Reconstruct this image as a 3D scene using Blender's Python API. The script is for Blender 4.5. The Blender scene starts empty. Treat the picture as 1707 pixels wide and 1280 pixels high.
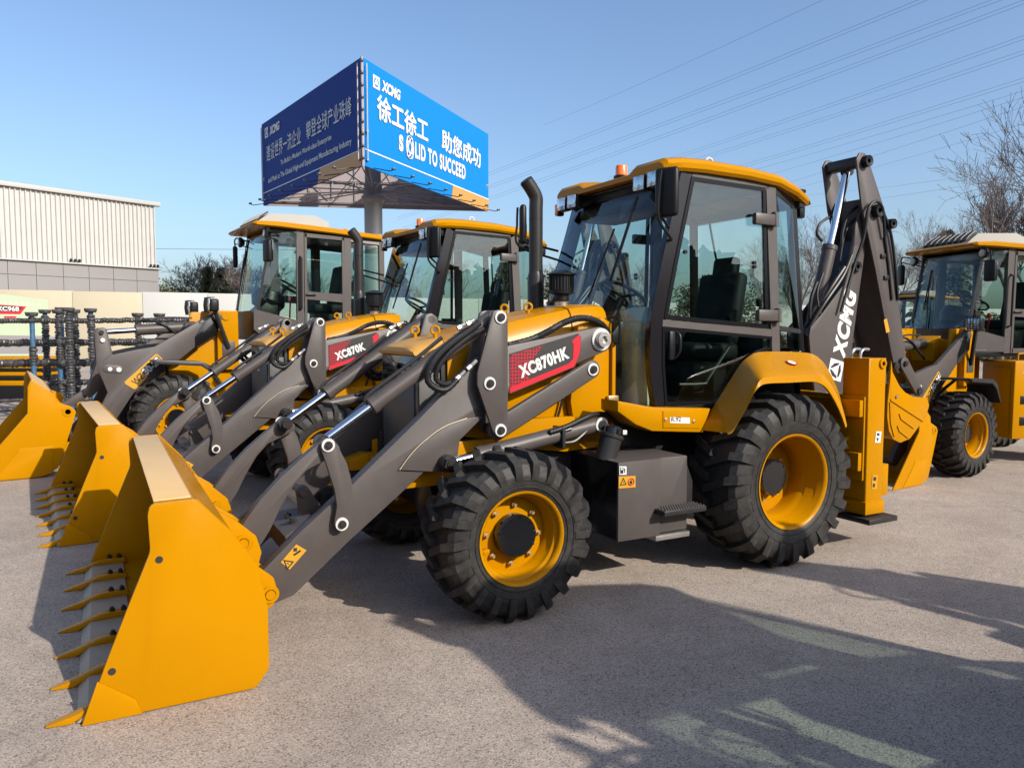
import bpy, bmesh, math, random
from mathutils import Vector as V, Matrix
sc = bpy.context.scene
COL = sc.collection
rad = math.radians

# ------------------------------------------------------------------ camera
CAM = V((0, 0, 1.69)); YAW = rad(28.2); PITCH = rad(4.0); FPX = 1282.0
cd = bpy.data.cameras.new('camera'); cam = bpy.data.objects.new('camera', cd); COL.objects.link(cam)
cd.sensor_fit = 'HORIZONTAL'; cd.sensor_width = 36.0; cd.lens = 36.0 * FPX / 1707.0
cd.clip_start = 0.05; cd.clip_end = 2000
FWD = V((-math.sin(YAW) * math.cos(PITCH), -math.cos(YAW) * math.cos(PITCH), -math.sin(PITCH)))
RGT = V((-math.cos(YAW), math.sin(YAW), 0)); UPV = RGT.cross(FWD)
cam.matrix_world = Matrix(((RGT.x, UPV.x, -FWD.x, CAM.x), (RGT.y, UPV.y, -FWD.y, CAM.y), (RGT.z, UPV.z, -FWD.z, CAM.z), (0, 0, 0, 1)))
sc.camera = cam

# ------------------------------------------------------------------ light
SUN_EL = rad(31.4); SUN_H = V((-0.385, 0.923, 0)).normalized()
SUN_DIR = V((SUN_H.x * math.cos(SUN_EL), SUN_H.y * math.cos(SUN_EL), math.sin(SUN_EL)))
w = bpy.data.worlds.new('World'); sc.world = w; w.use_nodes = True
nt = w.node_tree; nt.nodes.clear()
sky = nt.nodes.new('ShaderNodeTexSky'); sky.sky_type = 'NISHITA'; sky.sun_disc = False
sky.sun_elevation = SUN_EL; sky.sun_rotation = math.atan2(SUN_H.x, SUN_H.y)
sky.air_density = 1.0; sky.dust_density = 2.6; sky.ozone_density = 3.8; sky.altitude = 0
bg = nt.nodes.new('ShaderNodeBackground'); bg.inputs[1].default_value = 0.15
wo = nt.nodes.new('ShaderNodeOutputWorld')
nt.links.new(sky.outputs[0], bg.inputs[0]); nt.links.new(bg.outputs[0], wo.inputs[0])
sl = bpy.data.lights.new('sun', 'SUN'); sl.energy = 4.5; sl.angle = rad(0.55); sl.color = (1.0, 0.93, 0.83)
so = bpy.data.objects.new('sun', sl); COL.objects.link(so); so.location = (0, 0, 30)
so.rotation_euler = SUN_DIR.to_track_quat('Z', 'Y').to_euler()
vs = sc.view_settings; vs.view_transform = 'Standard'; vs.look = 'None'; vs.exposure = 0.48; vs.gamma = 1; vs.use_curve_mapping = False
sc.cycles.use_denoising = True; sc.cycles.max_bounces = 8; sc.cycles.transparent_max_bounces = 24
sc.cycles.caustics_reflective = False; sc.cycles.caustics_refractive = False

# ------------------------------------------------------------------ pixel helpers (photo 1707 x 1280)
def ray(px, py): return FWD + RGT * ((px - 853.5) / FPX) - UPV * ((py - 640.0) / FPX)
def at_depth(px, py, dep): return CAM + ray(px, py) * dep
def at_z(px, py, z): d = ray(px, py); return CAM + d * ((z - CAM.z) / d.z)
class Frame:
    def __init__(s, ox, oy, yaw): s.o = V((ox, oy, 0)); s.yaw = yaw; s.c = math.cos(yaw); s.s = math.sin(yaw)
    def P(s, px, py, Y):
        o = CAM - s.o; d = ray(px, py)
        t = (Y - (-s.s * o.x + s.c * o.y)) / (-s.s * d.x + s.c * d.y); p = o + d * t
        return (s.c * p.x + s.s * p.y, p.z)
    def pts(s, Y, lst): return [s.P(a[0], a[1], Y) + tuple(a[2:]) for a in lst]
    def local(s, p): p = V(p) - s.o; return V((s.c * p.x + s.s * p.y, -s.s * p.x + s.c * p.y, p.z))

# ------------------------------------------------------------------ materials
MATS = {}
def nodes_of(m):
    m.use_nodes = True; n = m.node_tree.nodes; l = m.node_tree.links
    return n, l, n['Principled BSDF']
def mat(name, col, rough=0.5, metal=0.0, coat=0.0, var=0.0, scale=4.0, rvar=0.0, bump=0.0, bscale=60.0, dust=0.0, dustcol=(0.32, 0.28, 0.23), emit=None, spec=0.5):
    m = bpy.data.materials.new(name); n, l, b = nodes_of(m)
    b.inputs['Base Color'].default_value = (*col, 1); b.inputs['Roughness'].default_value = rough; b.inputs['Metallic'].default_value = metal
    b.inputs['Coat Weight'].default_value = coat; b.inputs['Specular IOR Level'].default_value = spec; b.inputs['Coat Roughness'].default_value = 0.12
    tc = n.new('ShaderNodeTexCoord')
    src = None
    if var or rvar or dust:
        no = n.new('ShaderNodeTexNoise'); no.inputs['Scale'].default_value = scale; no.inputs['Detail'].default_value = 8; no.inputs['Roughness'].default_value = 0.65
        l.new(tc.outputs['Object'], no.inputs['Vector'])
    if var:
        mx = n.new('ShaderNodeMix'); mx.data_type = 'RGBA'
        mx.inputs[6].default_value = (*[c * (1 - var) for c in col], 1); mx.inputs[7].default_value = (*[min(1, c * (1 + var)) for c in col], 1)
        l.new(no.outputs['Fac'], mx.inputs[0]); src = mx.outputs[2]
    if dust:
        no2 = n.new('ShaderNodeTexNoise'); no2.inputs['Scale'].default_value = scale * 3.1; no2.inputs['Detail'].default_value = 10; no2.inputs['Roughness'].default_value = 0.7
        l.new(tc.outputs['Object'], no2.inputs['Vector'])
        rp = n.new('ShaderNodeMapRange'); rp.inputs[1].default_value = 0.42; rp.inputs[2].default_value = 0.72; rp.inputs[3].default_value = 0; rp.inputs[4].default_value = dust
        l.new(no2.outputs['Fac'], rp.inputs[0])
        m2 = n.new('ShaderNodeMix'); m2.data_type = 'RGBA'; m2.inputs[6].default_value = (*col, 1); m2.inputs[7].default_value = (*dustcol, 1)
        if src: l.new(src, m2.inputs[6])
        l.new(rp.outputs[0], m2.inputs[0]); src = m2.outputs[2]
    if src: l.new(src, b.inputs['Base Color'])
    if rvar:
        rr = n.new('ShaderNodeMapRange'); rr.inputs[3].default_value = max(0.02, rough - rvar); rr.inputs[4].default_value = min(1, rough + rvar)
        l.new(no.outputs['Fac'], rr.inputs[0]); l.new(rr.outputs[0], b.inputs['Roughness'])
    if bump:
        nb = n.new('ShaderNodeTexNoise'); nb.inputs['Scale'].default_value = bscale; nb.inputs['Detail'].default_value = 4
        l.new(tc.outputs['Object'], nb.inputs['Vector'])
        bp = n.new('ShaderNodeBump'); bp.inputs['Strength'].default_value = bump; bp.inputs['Distance'].default_value = 0.01
        l.new(nb.outputs['Fac'], bp.inputs['Height']); l.new(bp.outputs[0], b.inputs['Normal'])
    if emit: b.inputs['Emission Color'].default_value = (*emit[0], 1); b.inputs['Emission Strength'].default_value = emit[1]
    MATS[name] = m; return m
YEL = (0.39, 0.168, 0.0001)
mat('yellow_paint', YEL, 0.28, coat=0.0, var=0.09, scale=1.6, rvar=0.10, bump=0.03, bscale=26, spec=0.11)
mat('yellow_pale', (0.58, 0.37, 0.14), 0.5, coat=0.05, var=0.10, scale=5, rvar=0.1, dust=0.35, dustcol=(0.56, 0.44, 0.31))  # pale beige-yellow with random beige blotches, for bucket lips and a label
mat('orange_sign', (0.45, 0.22, 0.05), 0.5)
mat('grey_paint', (0.060, 0.051, 0.048), 0.44, spec=0.33, coat=0.0, var=0.06, scale=3, rvar=0.07, bump=0.02, bscale=200, dust=0.07, dustcol=(0.2, 0.18, 0.16))
mat('pillar_black', (0.009, 0.008, 0.010), 0.20, rvar=0.04, spec=0.3)
mat('seal_black', (0.006, 0.006, 0.007), 0.25, spec=0.15)
mat('dark_paint', (0.020, 0.019, 0.020), 0.34, coat=0.0, var=0.1, scale=4, rvar=0.08, dust=0.03, spec=0.3)
mat('gloss_black', (0.007, 0.007, 0.008), 0.14, coat=0.25, var=0.1, scale=4, rvar=0.05)
mat('black_plastic', (0.009, 0.009, 0.010), 0.4, var=0.15, scale=8, rvar=0.1, spec=0.22)
mat('pipe_black', (0.022, 0.021, 0.020), 0.38, var=0.2, scale=6, rvar=0.08, spec=0.3)
mat('hose_rubber', (0.010, 0.010, 0.011), 0.45, spec=0.25, bump=0.2, bscale=140)
mat('tyre_rubber', (0.016, 0.0155, 0.015), 0.55, var=0.25, scale=7, rvar=0.12, bump=0.12, bscale=160, dust=0.36, dustcol=(0.085, 0.074, 0.064), spec=0.3)
mat('chrome', (0.72, 0.73, 0.75), 0.12, metal=1.0)
mat('steel', (0.45, 0.44, 0.42), 0.35, metal=0.9, var=0.15, scale=15, rvar=0.1)
mat('hood_tan', (0.47, 0.245, 0.05), 0.5, var=0.10, scale=5, rvar=0.1, dust=0.3, dustcol=(0.50, 0.36, 0.2), spec=0.2)  # tan variant of the yellow with paler blotches, for the hood lip
mat('worn_steel', (0.36, 0.28, 0.19), 0.55, metal=0.2, var=0.2, scale=9, rvar=0.15, dust=0.4, dustcol=(0.4, 0.33, 0.25))
mat('white_ring', (0.50, 0.49, 0.46), 0.45)
mat('brass', (0.55, 0.40, 0.20), 0.35, metal=0.7)
mat('white_print', (0.55, 0.55, 0.53), 0.45)
mat('red_print', (0.45, 0.006, 0.018), 0.4)
mat('black_print', (0.02, 0.018, 0.018), 0.45)
mat('yellow_label', (0.46, 0.23, 0.01), 0.45)
mat('amber_lens', (0.85, 0.16, 0.005), 0.2, coat=0.6)
mat('red_lens', (0.35, 0.03, 0.01), 0.2, coat=0.6)
mat('console_green', (0.40, 0.44, 0.34), 0.55)
mat('seat_fabric', (0.007, 0.009, 0.009), 0.6, spec=0.2, bump=0.2, bscale=120)
mat('red_knob', (0.4, 0.01, 0.01), 0.3)
mat('mirror_glass', (0.5, 0.55, 0.55), 0.03, metal=1.0)
mat('offwhite_plastic', (0.30, 0.29, 0.26), 0.8, var=0.05, spec=0.15)
def glass(name, tint, refl=0.06, power=3.5, gl=(0.9, 0.95, 1.0)):
    m = bpy.data.materials.new(name); m.use_nodes = True; n = m.node_tree.nodes; l = m.node_tree.links; n.clear()
    o = n.new('ShaderNodeOutputMaterial'); tr = n.new('ShaderNodeBsdfTransparent'); tr.inputs[0].default_value = (*tint, 1)
    g = n.new('ShaderNodeBsdfGlossy'); g.inputs['Roughness'].default_value = 0.0; g.inputs[0].default_value = (*gl, 1)
    lw = n.new('ShaderNodeLayerWeight'); pw = n.new('ShaderNodeMath'); pw.operation = 'POWER'; pw.inputs[1].default_value = power
    ma = n.new('ShaderNodeMath'); ma.operation = 'MULTIPLY_ADD'; ma.inputs[1].default_value = 0.85; ma.inputs[2].default_value = refl
    mx = n.new('ShaderNodeMixShader')
    l.new(lw.outputs['Facing'], pw.inputs[0]); l.new(pw.outputs[0], ma.inputs[0]); l.new(ma.outputs[0], mx.inputs[0])
    l.new(tr.outputs[0], mx.inputs[1]); l.new(g.outputs[0], mx.inputs[2]); l.new(mx.outputs[0], o.inputs[0]); MATS[name] = m
glass('window_glass', (0.80, 0.875, 0.845), 0.045, 4.0)
glass('lens_glass', (0.85, 0.88, 0.9), 0.12, 3.0)
# mesh grille
def grille_mat():
    m = bpy.data.materials.new('grille_mesh'); n, l, b = nodes_of(m); b.inputs['Roughness'].default_value = 0.5
    tc = n.new('ShaderNodeTexCoord'); vo = n.new('ShaderNodeTexVoronoi'); vo.inputs['Scale'].default_value = 95; vo.inputs['Randomness'].default_value = 0.0
    l.new(tc.outputs['Object'], vo.inputs['Vector']); mr = n.new('ShaderNodeMapRange'); mr.inputs[1].default_value = 0.30; mr.inputs[2].default_value = 0.36
    l.new(vo.outputs['Distance'], mr.inputs[0]); mx = n.new('ShaderNodeMix'); mx.data_type = 'RGBA'
    mx.inputs[6].default_value = (0.008, 0.008, 0.009, 1); mx.inputs[7].default_value = (0.06, 0.058, 0.056, 1)
    l.new(mr.outputs[0], mx.inputs[0]); l.new(mx.outputs[2], b.inputs['Base Color']); MATS['grille_mesh'] = m
grille_mat()
def hex_print():
    m = bpy.data.materials.new('hex_print'); n, l, b = nodes_of(m); b.inputs['Roughness'].default_value = 0.42
    tc = n.new('ShaderNodeTexCoord'); vo = n.new('ShaderNodeTexVoronoi'); vo.feature = 'DISTANCE_TO_EDGE'; vo.inputs['Scale'].default_value = 46; vo.inputs['Randomness'].default_value = 0.25
    mp = n.new('ShaderNodeMapping'); mp.inputs['Scale'].default_value = (1, 0, 1); l.new(tc.outputs['Object'], mp.inputs[0]); l.new(mp.outputs[0], vo.inputs['Vector'])
    mr = n.new('ShaderNodeMapRange'); mr.inputs[1].default_value = 0.10; mr.inputs[2].default_value = 0.17; mr.inputs[3].default_value = 0; mr.inputs[4].default_value = 1
    l.new(vo.outputs['Distance'], mr.inputs[0])
    mx = n.new('ShaderNodeMix'); mx.data_type = 'RGBA'; mx.inputs[6].default_value = (0.36, 0.006, 0.02, 1); mx.inputs[7].default_value = (0.05, 0.008, 0.01, 1)
    l.new(mr.outputs[0], mx.inputs[0]); l.new(mx.outputs[2], b.inputs['Base Color']); MATS['hex_print'] = m
hex_print()

# ------------------------------------------------------------------ mesh builder
def round_poly(pts, n=4):
    """pts: (x, z[, r]) ; corners with r are rounded"""
    out = []; N = len(pts)
    for i, p in enumerate(pts):
        r = p[2] if len(p) > 2 else 0
        P = V((p[0], p[1]))
        if r <= 0: out.append((P.x, P.y)); continue
        A = V(pts[i - 1][:2]); B = V(pts[(i + 1) % N][:2]); a = (A - P); b = (B - P)
        la, lb = a.length, b.length
        if la < 1e-6 or lb < 1e-6: out.append((P.x, P.y)); continue
        a /= la; b /= lb; ang = max(0.05, math.acos(max(-1, min(1, a.dot(b))))); d = min(r / math.tan(ang / 2), la * 0.48, lb * 0.48)
        s0 = P + a * d; s1 = P + b * d
        for k in range(n + 1):
            t = k / n; q = s0 * (1 - t) ** 2 + P * (2 * t * (1 - t)) + s1 * t ** 2; out.append((q.x, q.y))
    return out
def disc_pts(cx, cz, r, a0, a1, n=8):
    return [(cx + r * math.cos(rad(a0 + (a1 - a0) * i / n)), cz + r * math.sin(rad(a0 + (a1 - a0) * i / n))) for i in range(n + 1)]
def link_poly(p0, p1, r0, r1, n=10):
    """capsule outline between two circles"""
    a = math.degrees(math.atan2(p1[1] - p0[1], p1[0] - p0[0]))
    return disc_pts(p0[0], p0[1], r0, a + 90, a + 270, n) + disc_pts(p1[0], p1[1], r1, a - 90, a + 90, n)
def catmull(pts, k=6):
    pts = [V(p) for p in pts]
    if len(pts) < 3: return pts
    out = []
    for i in range(len(pts) - 1):
        p0 = pts[max(0, i - 1)]; p1 = pts[i]; p2 = pts[i + 1]; p3 = pts[min(len(pts) - 1, i + 2)]
        for j in range(k):
            t = j / k; out.append(0.5 * ((2 * p1) + (p2 - p0) * t + (2 * p0 - 5 * p1 + 4 * p2 - p3) * t * t + (3 * p1 - p0 - 3 * p2 + p3) * t ** 3))
    out.append(pts[-1]); return out
class M:
    def __init__(s): s.bm = bmesh.new()
    def prism(s, pts, y0, y1, bev=0.0, seg=2, rn=4):
        pts = round_poly(pts, rn); b = s.bm
        q = []
        for p in pts:
            if not q or (abs(p[0] - q[-1][0]) + abs(p[1] - q[-1][1])) > 1e-4: q.append(p)
        if len(q) > 2 and abs(q[0][0] - q[-1][0]) + abs(q[0][1] - q[-1][1]) < 1e-4: q.pop()
        n = len(q); f0 = [b.verts.new((p[0], y0, p[1])) for p in q]; f1 = [b.verts.new((p[0], y1, p[1])) for p in q]
        new = [b.faces.new(f0), b.faces.new(f1[::-1])]
        for i in range(n): new.append(b.faces.new((f0[i], f1[i], f1[(i + 1) % n], f0[(i + 1) % n])))
        bmesh.ops.recalc_face_normals(b, faces=new)
        if bev > 0:
            es = set(new[0].edges) | set(new[1].edges)
            bmesh.ops.bevel(b, geom=list(es), offset=bev, segments=seg, affect='EDGES', profile=0.5, clamp_overlap=True)
        return s
    def box(s, c, size, bev=0.0, rot=None, seg=2):
        b = s.bm; r = bmesh.ops.create_cube(b, size=1.0); vs_ = r['verts']
        es = list({e for v in vs_ for e in v.link_edges})
        bmesh.ops.scale(b, vec=V(size), verts=vs_)
        allv = vs_
        if bev > 0:
            rr = bmesh.ops.bevel(b, geom=es, offset=bev, segments=seg, affect='EDGES', profile=0.5, clamp_overlap=True)
            allv = list({v for f in rr['faces'] for v in f.verts} | {v for v in vs_ if v.is_valid})
            # gather connected
            seen = set(allv); st = list(allv)
            while st:
                v = st.pop()
                for e in v.link_edges:
                    o = e.other_vert(v)
                    if o not in seen: seen.add(o); st.append(o)
            allv = list(seen)
        if rot is not None: bmesh.ops.rotate(b, cent=(0, 0, 0), matrix=rot.to_matrix() if hasattr(rot, 'to_matrix') else rot, verts=allv)
        bmesh.ops.translate(b, vec=V(c), verts=allv); return s
    def ringsweep(s, rings, closed=False, cap=True):
        b = s.bm; vr = [[b.verts.new(p) for p in r] for r in rings]; n = len(vr[0]); N = len(vr); new = []
        for i in range(N if closed else N - 1):
            A = vr[i]; B = vr[(i + 1) % N]
            for j in range(n): new.append(b.faces.new((A[j], A[(j + 1) % n], B[(j + 1) % n], B[j])))
        if cap and not closed: new.append(b.faces.new(vr[0][::-1])); new.append(b.faces.new(vr[-1]))
        bmesh.ops.recalc_face_normals(b, faces=new); return s
    def cyl(s, p0, p1, r, r2=None, seg=20):
        p0 = V(p0); p1 = V(p1); r2 = r if r2 is None else r2; d = (p1 - p0).normalized(); u = d.orthogonal().normalized(); v = d.cross(u)
        def ring(p, rr): return [p + u * (rr * math.cos(2 * math.pi * k / seg)) + v * (rr * math.sin(2 * math.pi * k / seg)) for k in range(seg)]
        return s.ringsweep([ring(p0, r), ring(p1, r2)])
    def lathe(s, prof, o, axis, seg=24, cap=True):
        """prof: (r, h) along axis"""
        o = V(o); d = V(axis).normalized(); u = d.orthogonal().normalized(); v = d.cross(u)
        rings = [[o + d * h + u * (max(r, 1e-4) * math.cos(2 * math.pi * k / seg)) + v * (max(r, 1e-4) * math.sin(2 * math.pi * k / seg)) for k in range(seg)] for r, h in prof]
        return s.ringsweep(rings, cap=cap)
    def tube(s, pts, r, seg=8, k=6, rib=0.0, smooth=True, closed=False):
        pts = catmull(pts, k) if smooth else [V(p) for p in pts]
        if rib:
            dn = []
            for i in range(len(pts) - 1):
                L = (pts[i + 1] - pts[i]).length; m_ = max(1, int(L / (r * 0.45)))
                for j in range(m_): dn.append(pts[i].lerp(pts[i + 1], j / m_))
            dn.append(pts[-1]); pts = dn
        rings = []; n = len(pts); u = None
        for i, p in enumerate(pts):
            d = (pts[min(n - 1, i + 1)] - pts[max(0, i - 1)])
            d = d.normalized() if d.length > 1e-9 else V((0, 0, 1))
            if u is None: u = d.orthogonal().normalized()
            else:
                u = u - d * u.dot(d); u = u.normalized() if u.length > 1e-6 else d.orthogonal().normalized()
            v = d.cross(u); rr = r * (1 + (rib if i % 2 else -rib)) if rib else (r(i / (n - 1)) if callable(r) else r)
            rings.append([p + u * (rr * math.cos(2 * math.pi * a / seg)) + v * (rr * math.sin(2 * math.pi * a / seg)) for a in range(seg)])
        return s.ringsweep(rings, closed=closed)
    def torus(s, o, axis, R, r, seg=28, rs=8):
        o = V(o); d = V(axis).normalized(); u = d.orthogonal().normalized(); v = d.cross(u); rings = []
        for i in range(seg):
            a = 2 * math.pi * i / seg; e = u * math.cos(a) + v * math.sin(a)
            rings.append([o + e * (R + r * math.cos(2 * math.pi * j / rs)) + d * (r * math.sin(2 * math.pi * j / rs)) for j in range(rs)])
        return s.ringsweep(rings, closed=True)
    def quad(s, *p): s.bm.faces.new([s.bm.verts.new(V(q)) for q in p]); return s
    def slab(s, pts3, th, toward=None):
        """flat polygon given in 3-D, thickened by th along its normal"""
        pts3 = [V(p) for p in pts3]; n = V((0, 0, 0))
        for i in range(len(pts3)):
            a = pts3[i]; c = pts3[(i + 1) % len(pts3)]; n += a.cross(c)
        n.normalize(); b = s.bm
        if toward is not None and n.dot(V(toward)) > 0: n = -n
        A = [b.verts.new(p) for p in pts3]; B = [b.verts.new(p - n * th) for p in pts3]; N = len(A)
        f = [b.faces.new(A), b.faces.new(B[::-1])] + [b.faces.new((A[i], B[i], B[(i + 1) % N], A[(i + 1) % N])) for i in range(N)]
        bmesh.ops.recalc_face_normals(b, faces=f); return s
    def loft(s, secs, cap=True):
        return s.ringsweep(secs, cap=cap)
    def mesh(s, name, m, smooth=32):
        me = bpy.data.meshes.new(name); s.bm.to_mesh(me); s.bm.free()
        for mm in (m if isinstance(m, (list, tuple)) else [m]): me.materials.append(MATS[mm])
        if smooth:
            me.polygons.foreach_set('use_smooth', [True] * len(me.polygons)); me.set_sharp_from_angle(angle=rad(smooth))
        return me
    def out(s, name, m, parent=None, smooth=32, loc=None):
        return place(s.mesh(name, m, smooth), name, parent, loc)
def place(me, name, parent=None, loc=None):
    o = bpy.data.objects.new(name, me); COL.objects.link(o)
    if parent is not None: o.parent = parent
    if loc is not None: o.location = loc
    return o
def empty(name, parent=None, loc=(0, 0, 0), rz=0.0):
    o = bpy.data.objects.new(name, None); COL.objects.link(o); o.location = loc; o.rotation_euler = (0, 0, rz); o.empty_display_size = 0.2
    if parent is not None: o.parent = parent
    return o
def tag(o, label=None, cat=None, group=None, kind=None):
    if label: o['label'] = label
    if cat: o['category'] = cat
    if group: o['group'] = group
    if kind: o['kind'] = kind
    return o
def copy_tree(o, parent=None):
    c = o.copy(); COL.objects.link(c); c.parent = parent
    for ch in list(o.children): copy_tree(ch, c)
    return c
FONT_OFF = {}
def text_mesh(body, offset=0.0, shear=0.0, spacing=1.0):
    cu = bpy.data.curves.new('text', 'FONT'); cu.body = body; cu.offset = offset; cu.shear = shear; cu.space_character = spacing; cu.resolution_u = 5
    ob = bpy.data.objects.new('text', cu); COL.objects.link(ob); bpy.context.view_layer.update()
    dg = bpy.context.evaluated_depsgraph_get(); me = bpy.data.meshes.new_from_object(ob.evaluated_get(dg))
    bpy.data.objects.remove(ob); bpy.data.curves.remove(cu); return me
def text(body, name, m, parent, o, xd, yd, width, height, offset=0.0, shear=0.0, spacing=1.0, bold=0.0):
    """flat lettering whose bounding box starts at o and fills width x height"""
    me = text_mesh(body, offset, shear, spacing); xd = V(xd).normalized(); yd = V(yd).normalized(); nd = xd.cross(yd); o = V(o)
    xs = [v.co.x for v in me.vertices]; ys = [v.co.y for v in me.vertices]; x0, x1, y0, y1 = min(xs), max(xs), min(ys), max(ys)
    if height is None: height = width * (y1 - y0) / (x1 - x0)
    if width is None: width = height * (x1 - x0) / (y1 - y0)
    base = [((v.co.x - x0) / (x1 - x0) * width, (v.co.y - y0) / (y1 - y0) * height) for v in me.vertices]
    polys = [list(p.vertices) for p in me.polygons]; bpy.data.meshes.remove(me)
    verts = []; faces = []
    shifts = [(0, 0)] if not bold else [(0, 0), (bold, 0), (-bold, 0), (0, bold), (0, -bold)]
    for k, (dx, dy) in enumerate(shifts):
        b0 = len(verts); verts += [o + xd * (x + dx) + yd * (y + dy) + nd * (0.0006 * k * (1 + height)) for x, y in base]; faces += [[i + b0 for i in p] for p in polys]
    m2 = bpy.data.meshes.new(name); m2.from_pydata([tuple(v) for v in verts], [], faces); m2.materials.append(MATS[m])
    return place(m2, name, parent)
def emblem(parent, o, xd, yd, s, fg='white_print', bgm='black_print', n_off=0.0):
    """square maker's emblem: pale tile with a dark hexagonal band left open by three slots"""
    xd = V(xd); yd = V(yd); nd = xd.cross(yd); o = V(o) + nd * n_off
    M().slab([o, o + xd * s, o + xd * s + yd * s, o + yd * s], 0.002, toward=-nd).out('emblem_tile', fg, parent, smooth=0)
    c = o + (xd + yd) * (s / 2) + nd * 0.0035; m = M()
    for k in range(3):
        a0 = rad(90 + 120 * k + 8); a1 = rad(90 + 120 * k + 112); am = rad(90 + 120 * k + 60)
        def pt(a, r): return c + xd * (math.cos(a) * r * s) + yd * (math.sin(a) * r * s)
        m.quad(pt(a0, 0.42), pt(am, 0.36), pt(am, 0.19), pt(a0, 0.30)); m.quad(pt(am, 0.36), pt(a1, 0.42), pt(a1, 0.30), pt(am, 0.19))
    m.out('emblem_mark', bgm, parent, smooth=0)

# ================================================================== ground, walls, buildings
def ground_mat():
    m = bpy.data.materials.new('asphalt'); n, l, b = nodes_of(m); b.inputs['Roughness'].default_value = 0.88
    tc = n.new('ShaderNodeTexCoord')
    def noise(sc_, det, ro=0.6):
        x = n.new('ShaderNodeTexNoise'); x.inputs['Scale'].default_value = sc_; x.inputs['Detail'].default_value = det; x.inputs['Roughness'].default_value = ro
        l.new(tc.outputs['Object'], x.inputs['Vector']); return x
    big = noise(0.35, 6); mid = noise(2.6, 8, 0.7); fine = noise(120, 3, 0.8)
    vo = n.new('ShaderNodeTexVoronoi'); vo.inputs['Scale'].default_value = 155; l.new(tc.outputs['Object'], vo.inputs['Vector'])
    r = n.new('ShaderNodeValToRGB'); r.color_ramp.elements[0].position = 0.32; r.color_ramp.elements[0].color = (0.325, 0.276, 0.230, 1); r.color_ramp.elements[1].position = 0.70; r.color_ramp.elements[1].color = (0.410, 0.352, 0.296, 1)
    l.new(big.outputs['Fac'], r.inputs[0])
    m1 = n.new('ShaderNodeMix'); m1.data_type = 'RGBA'; m1.blend_type = 'MULTIPLY'; m1.inputs[0].default_value = 0.85
    r2 = n.new('ShaderNodeValToRGB'); r2.color_ramp.elements[0].position = 0.30; r2.color_ramp.elements[0].color = (0.72, 0.71, 0.71, 1); r2.color_ramp.elements[1].position = 0.62; r2.color_ramp.elements[1].color = (1, 1, 1, 1)
    l.new(mid.outputs['Fac'], r2.inputs[0]); l.new(r.outputs[0], m1.inputs[6]); l.new(r2.outputs[0], m1.inputs[7])
    # aggregate: pale and dark stones
    r3 = n.new('ShaderNodeValToRGB'); r3.color_ramp.interpolation = 'CONSTANT'; e = r3.color_ramp.elements; e[0].position = 0.0; e[0].color = (0.30, 0.29, 0.29, 1); e[1].position = 0.12; e[1].color = (0.80, 0.78, 0.77, 1)
    for pos, c_ in ((0.35, (1.0, 0.96, 0.93)), (0.62, (1.12, 1.10, 1.08)), (0.86, (1.45, 1.36, 1.26))): q = e.new(pos); q.color = (*c_, 1)
    sp_ = n.new('ShaderNodeSeparateColor'); l.new(vo.outputs['Color'], sp_.inputs[0]); l.new(sp_.outputs[0], r3.inputs[0])
    m2 = n.new('ShaderNodeMix'); m2.data_type = 'RGBA'; m2.blend_type = 'MULTIPLY'; m2.inputs[0].default_value = 0.75; l.new(m1.outputs[2], m2.inputs[6]); l.new(r3.outputs[0], m2.inputs[7])
    m3 = n.new('ShaderNodeMix'); m3.data_type = 'RGBA'; m3.blend_type = 'MULTIPLY'; m3.inputs[0].default_value = 0.5
    r4 = n.new('ShaderNodeValToRGB'); r4.color_ramp.elements[0].position = 0.38; r4.color_ramp.elements[0].color = (0.3, 0.3, 0.3, 1); r4.color_ramp.elements[1].position = 0.55; r4.color_ramp.elements[1].color = (1.1, 1.1, 1.1, 1)
    l.new(fine.outputs['Fac'], r4.inputs[0]); l.new(m2.outputs[2], m3.inputs[6]); l.new(r4.outputs[0], m3.inputs[7])
    # dark old stains with their own outlines
    st = noise(0.9, 5, 0.55); mr = n.new('ShaderNodeMapRange'); mr.inputs[1].default_value = 0.66; mr.inputs[2].default_value = 0.74; mr.inputs[3].default_value = 0; mr.inputs[4].default_value = 0.35
    l.new(st.outputs['Fac'], mr.inputs[0]); m4 = n.new('ShaderNodeMix'); m4.data_type = 'RGBA'; m4.inputs[7].default_value = (0.10, 0.09, 0.08, 1); l.new(mr.outputs[0], m4.inputs[0]); l.new(m3.outputs[2], m4.inputs[6])
    # sparse hairline cracks
    wv = noise(1.3, 4, 0.6); wm = n.new('ShaderNodeVectorMath'); wm.operation = 'MULTIPLY_ADD'; wm.inputs[1].default_value = (0.9, 0.9, 0.9); l.new(wv.outputs['Color'], wm.inputs[0]); l.new(tc.outputs['Object'], wm.inputs[2])
    cr = n.new('ShaderNodeTexVoronoi'); cr.feature = 'DISTANCE_TO_EDGE'; cr.inputs['Scale'].default_value = 0.42; l.new(wm.outputs[0], cr.inputs['Vector'])
    c1 = n.new('ShaderNodeMapRange'); c1.inputs[1].default_value = 0.0; c1.inputs[2].default_value = 0.006; c1.inputs[3].default_value = 1; c1.inputs[4].default_value = 0; l.new(cr.outputs['Distance'], c1.inputs[0])
    cm = noise(0.55, 3); c2 = n.new('ShaderNodeMapRange'); c2.inputs[1].default_value = 0.52; c2.inputs[2].default_value = 0.62; l.new(cm.outputs['Fac'], c2.inputs[0])
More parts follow.
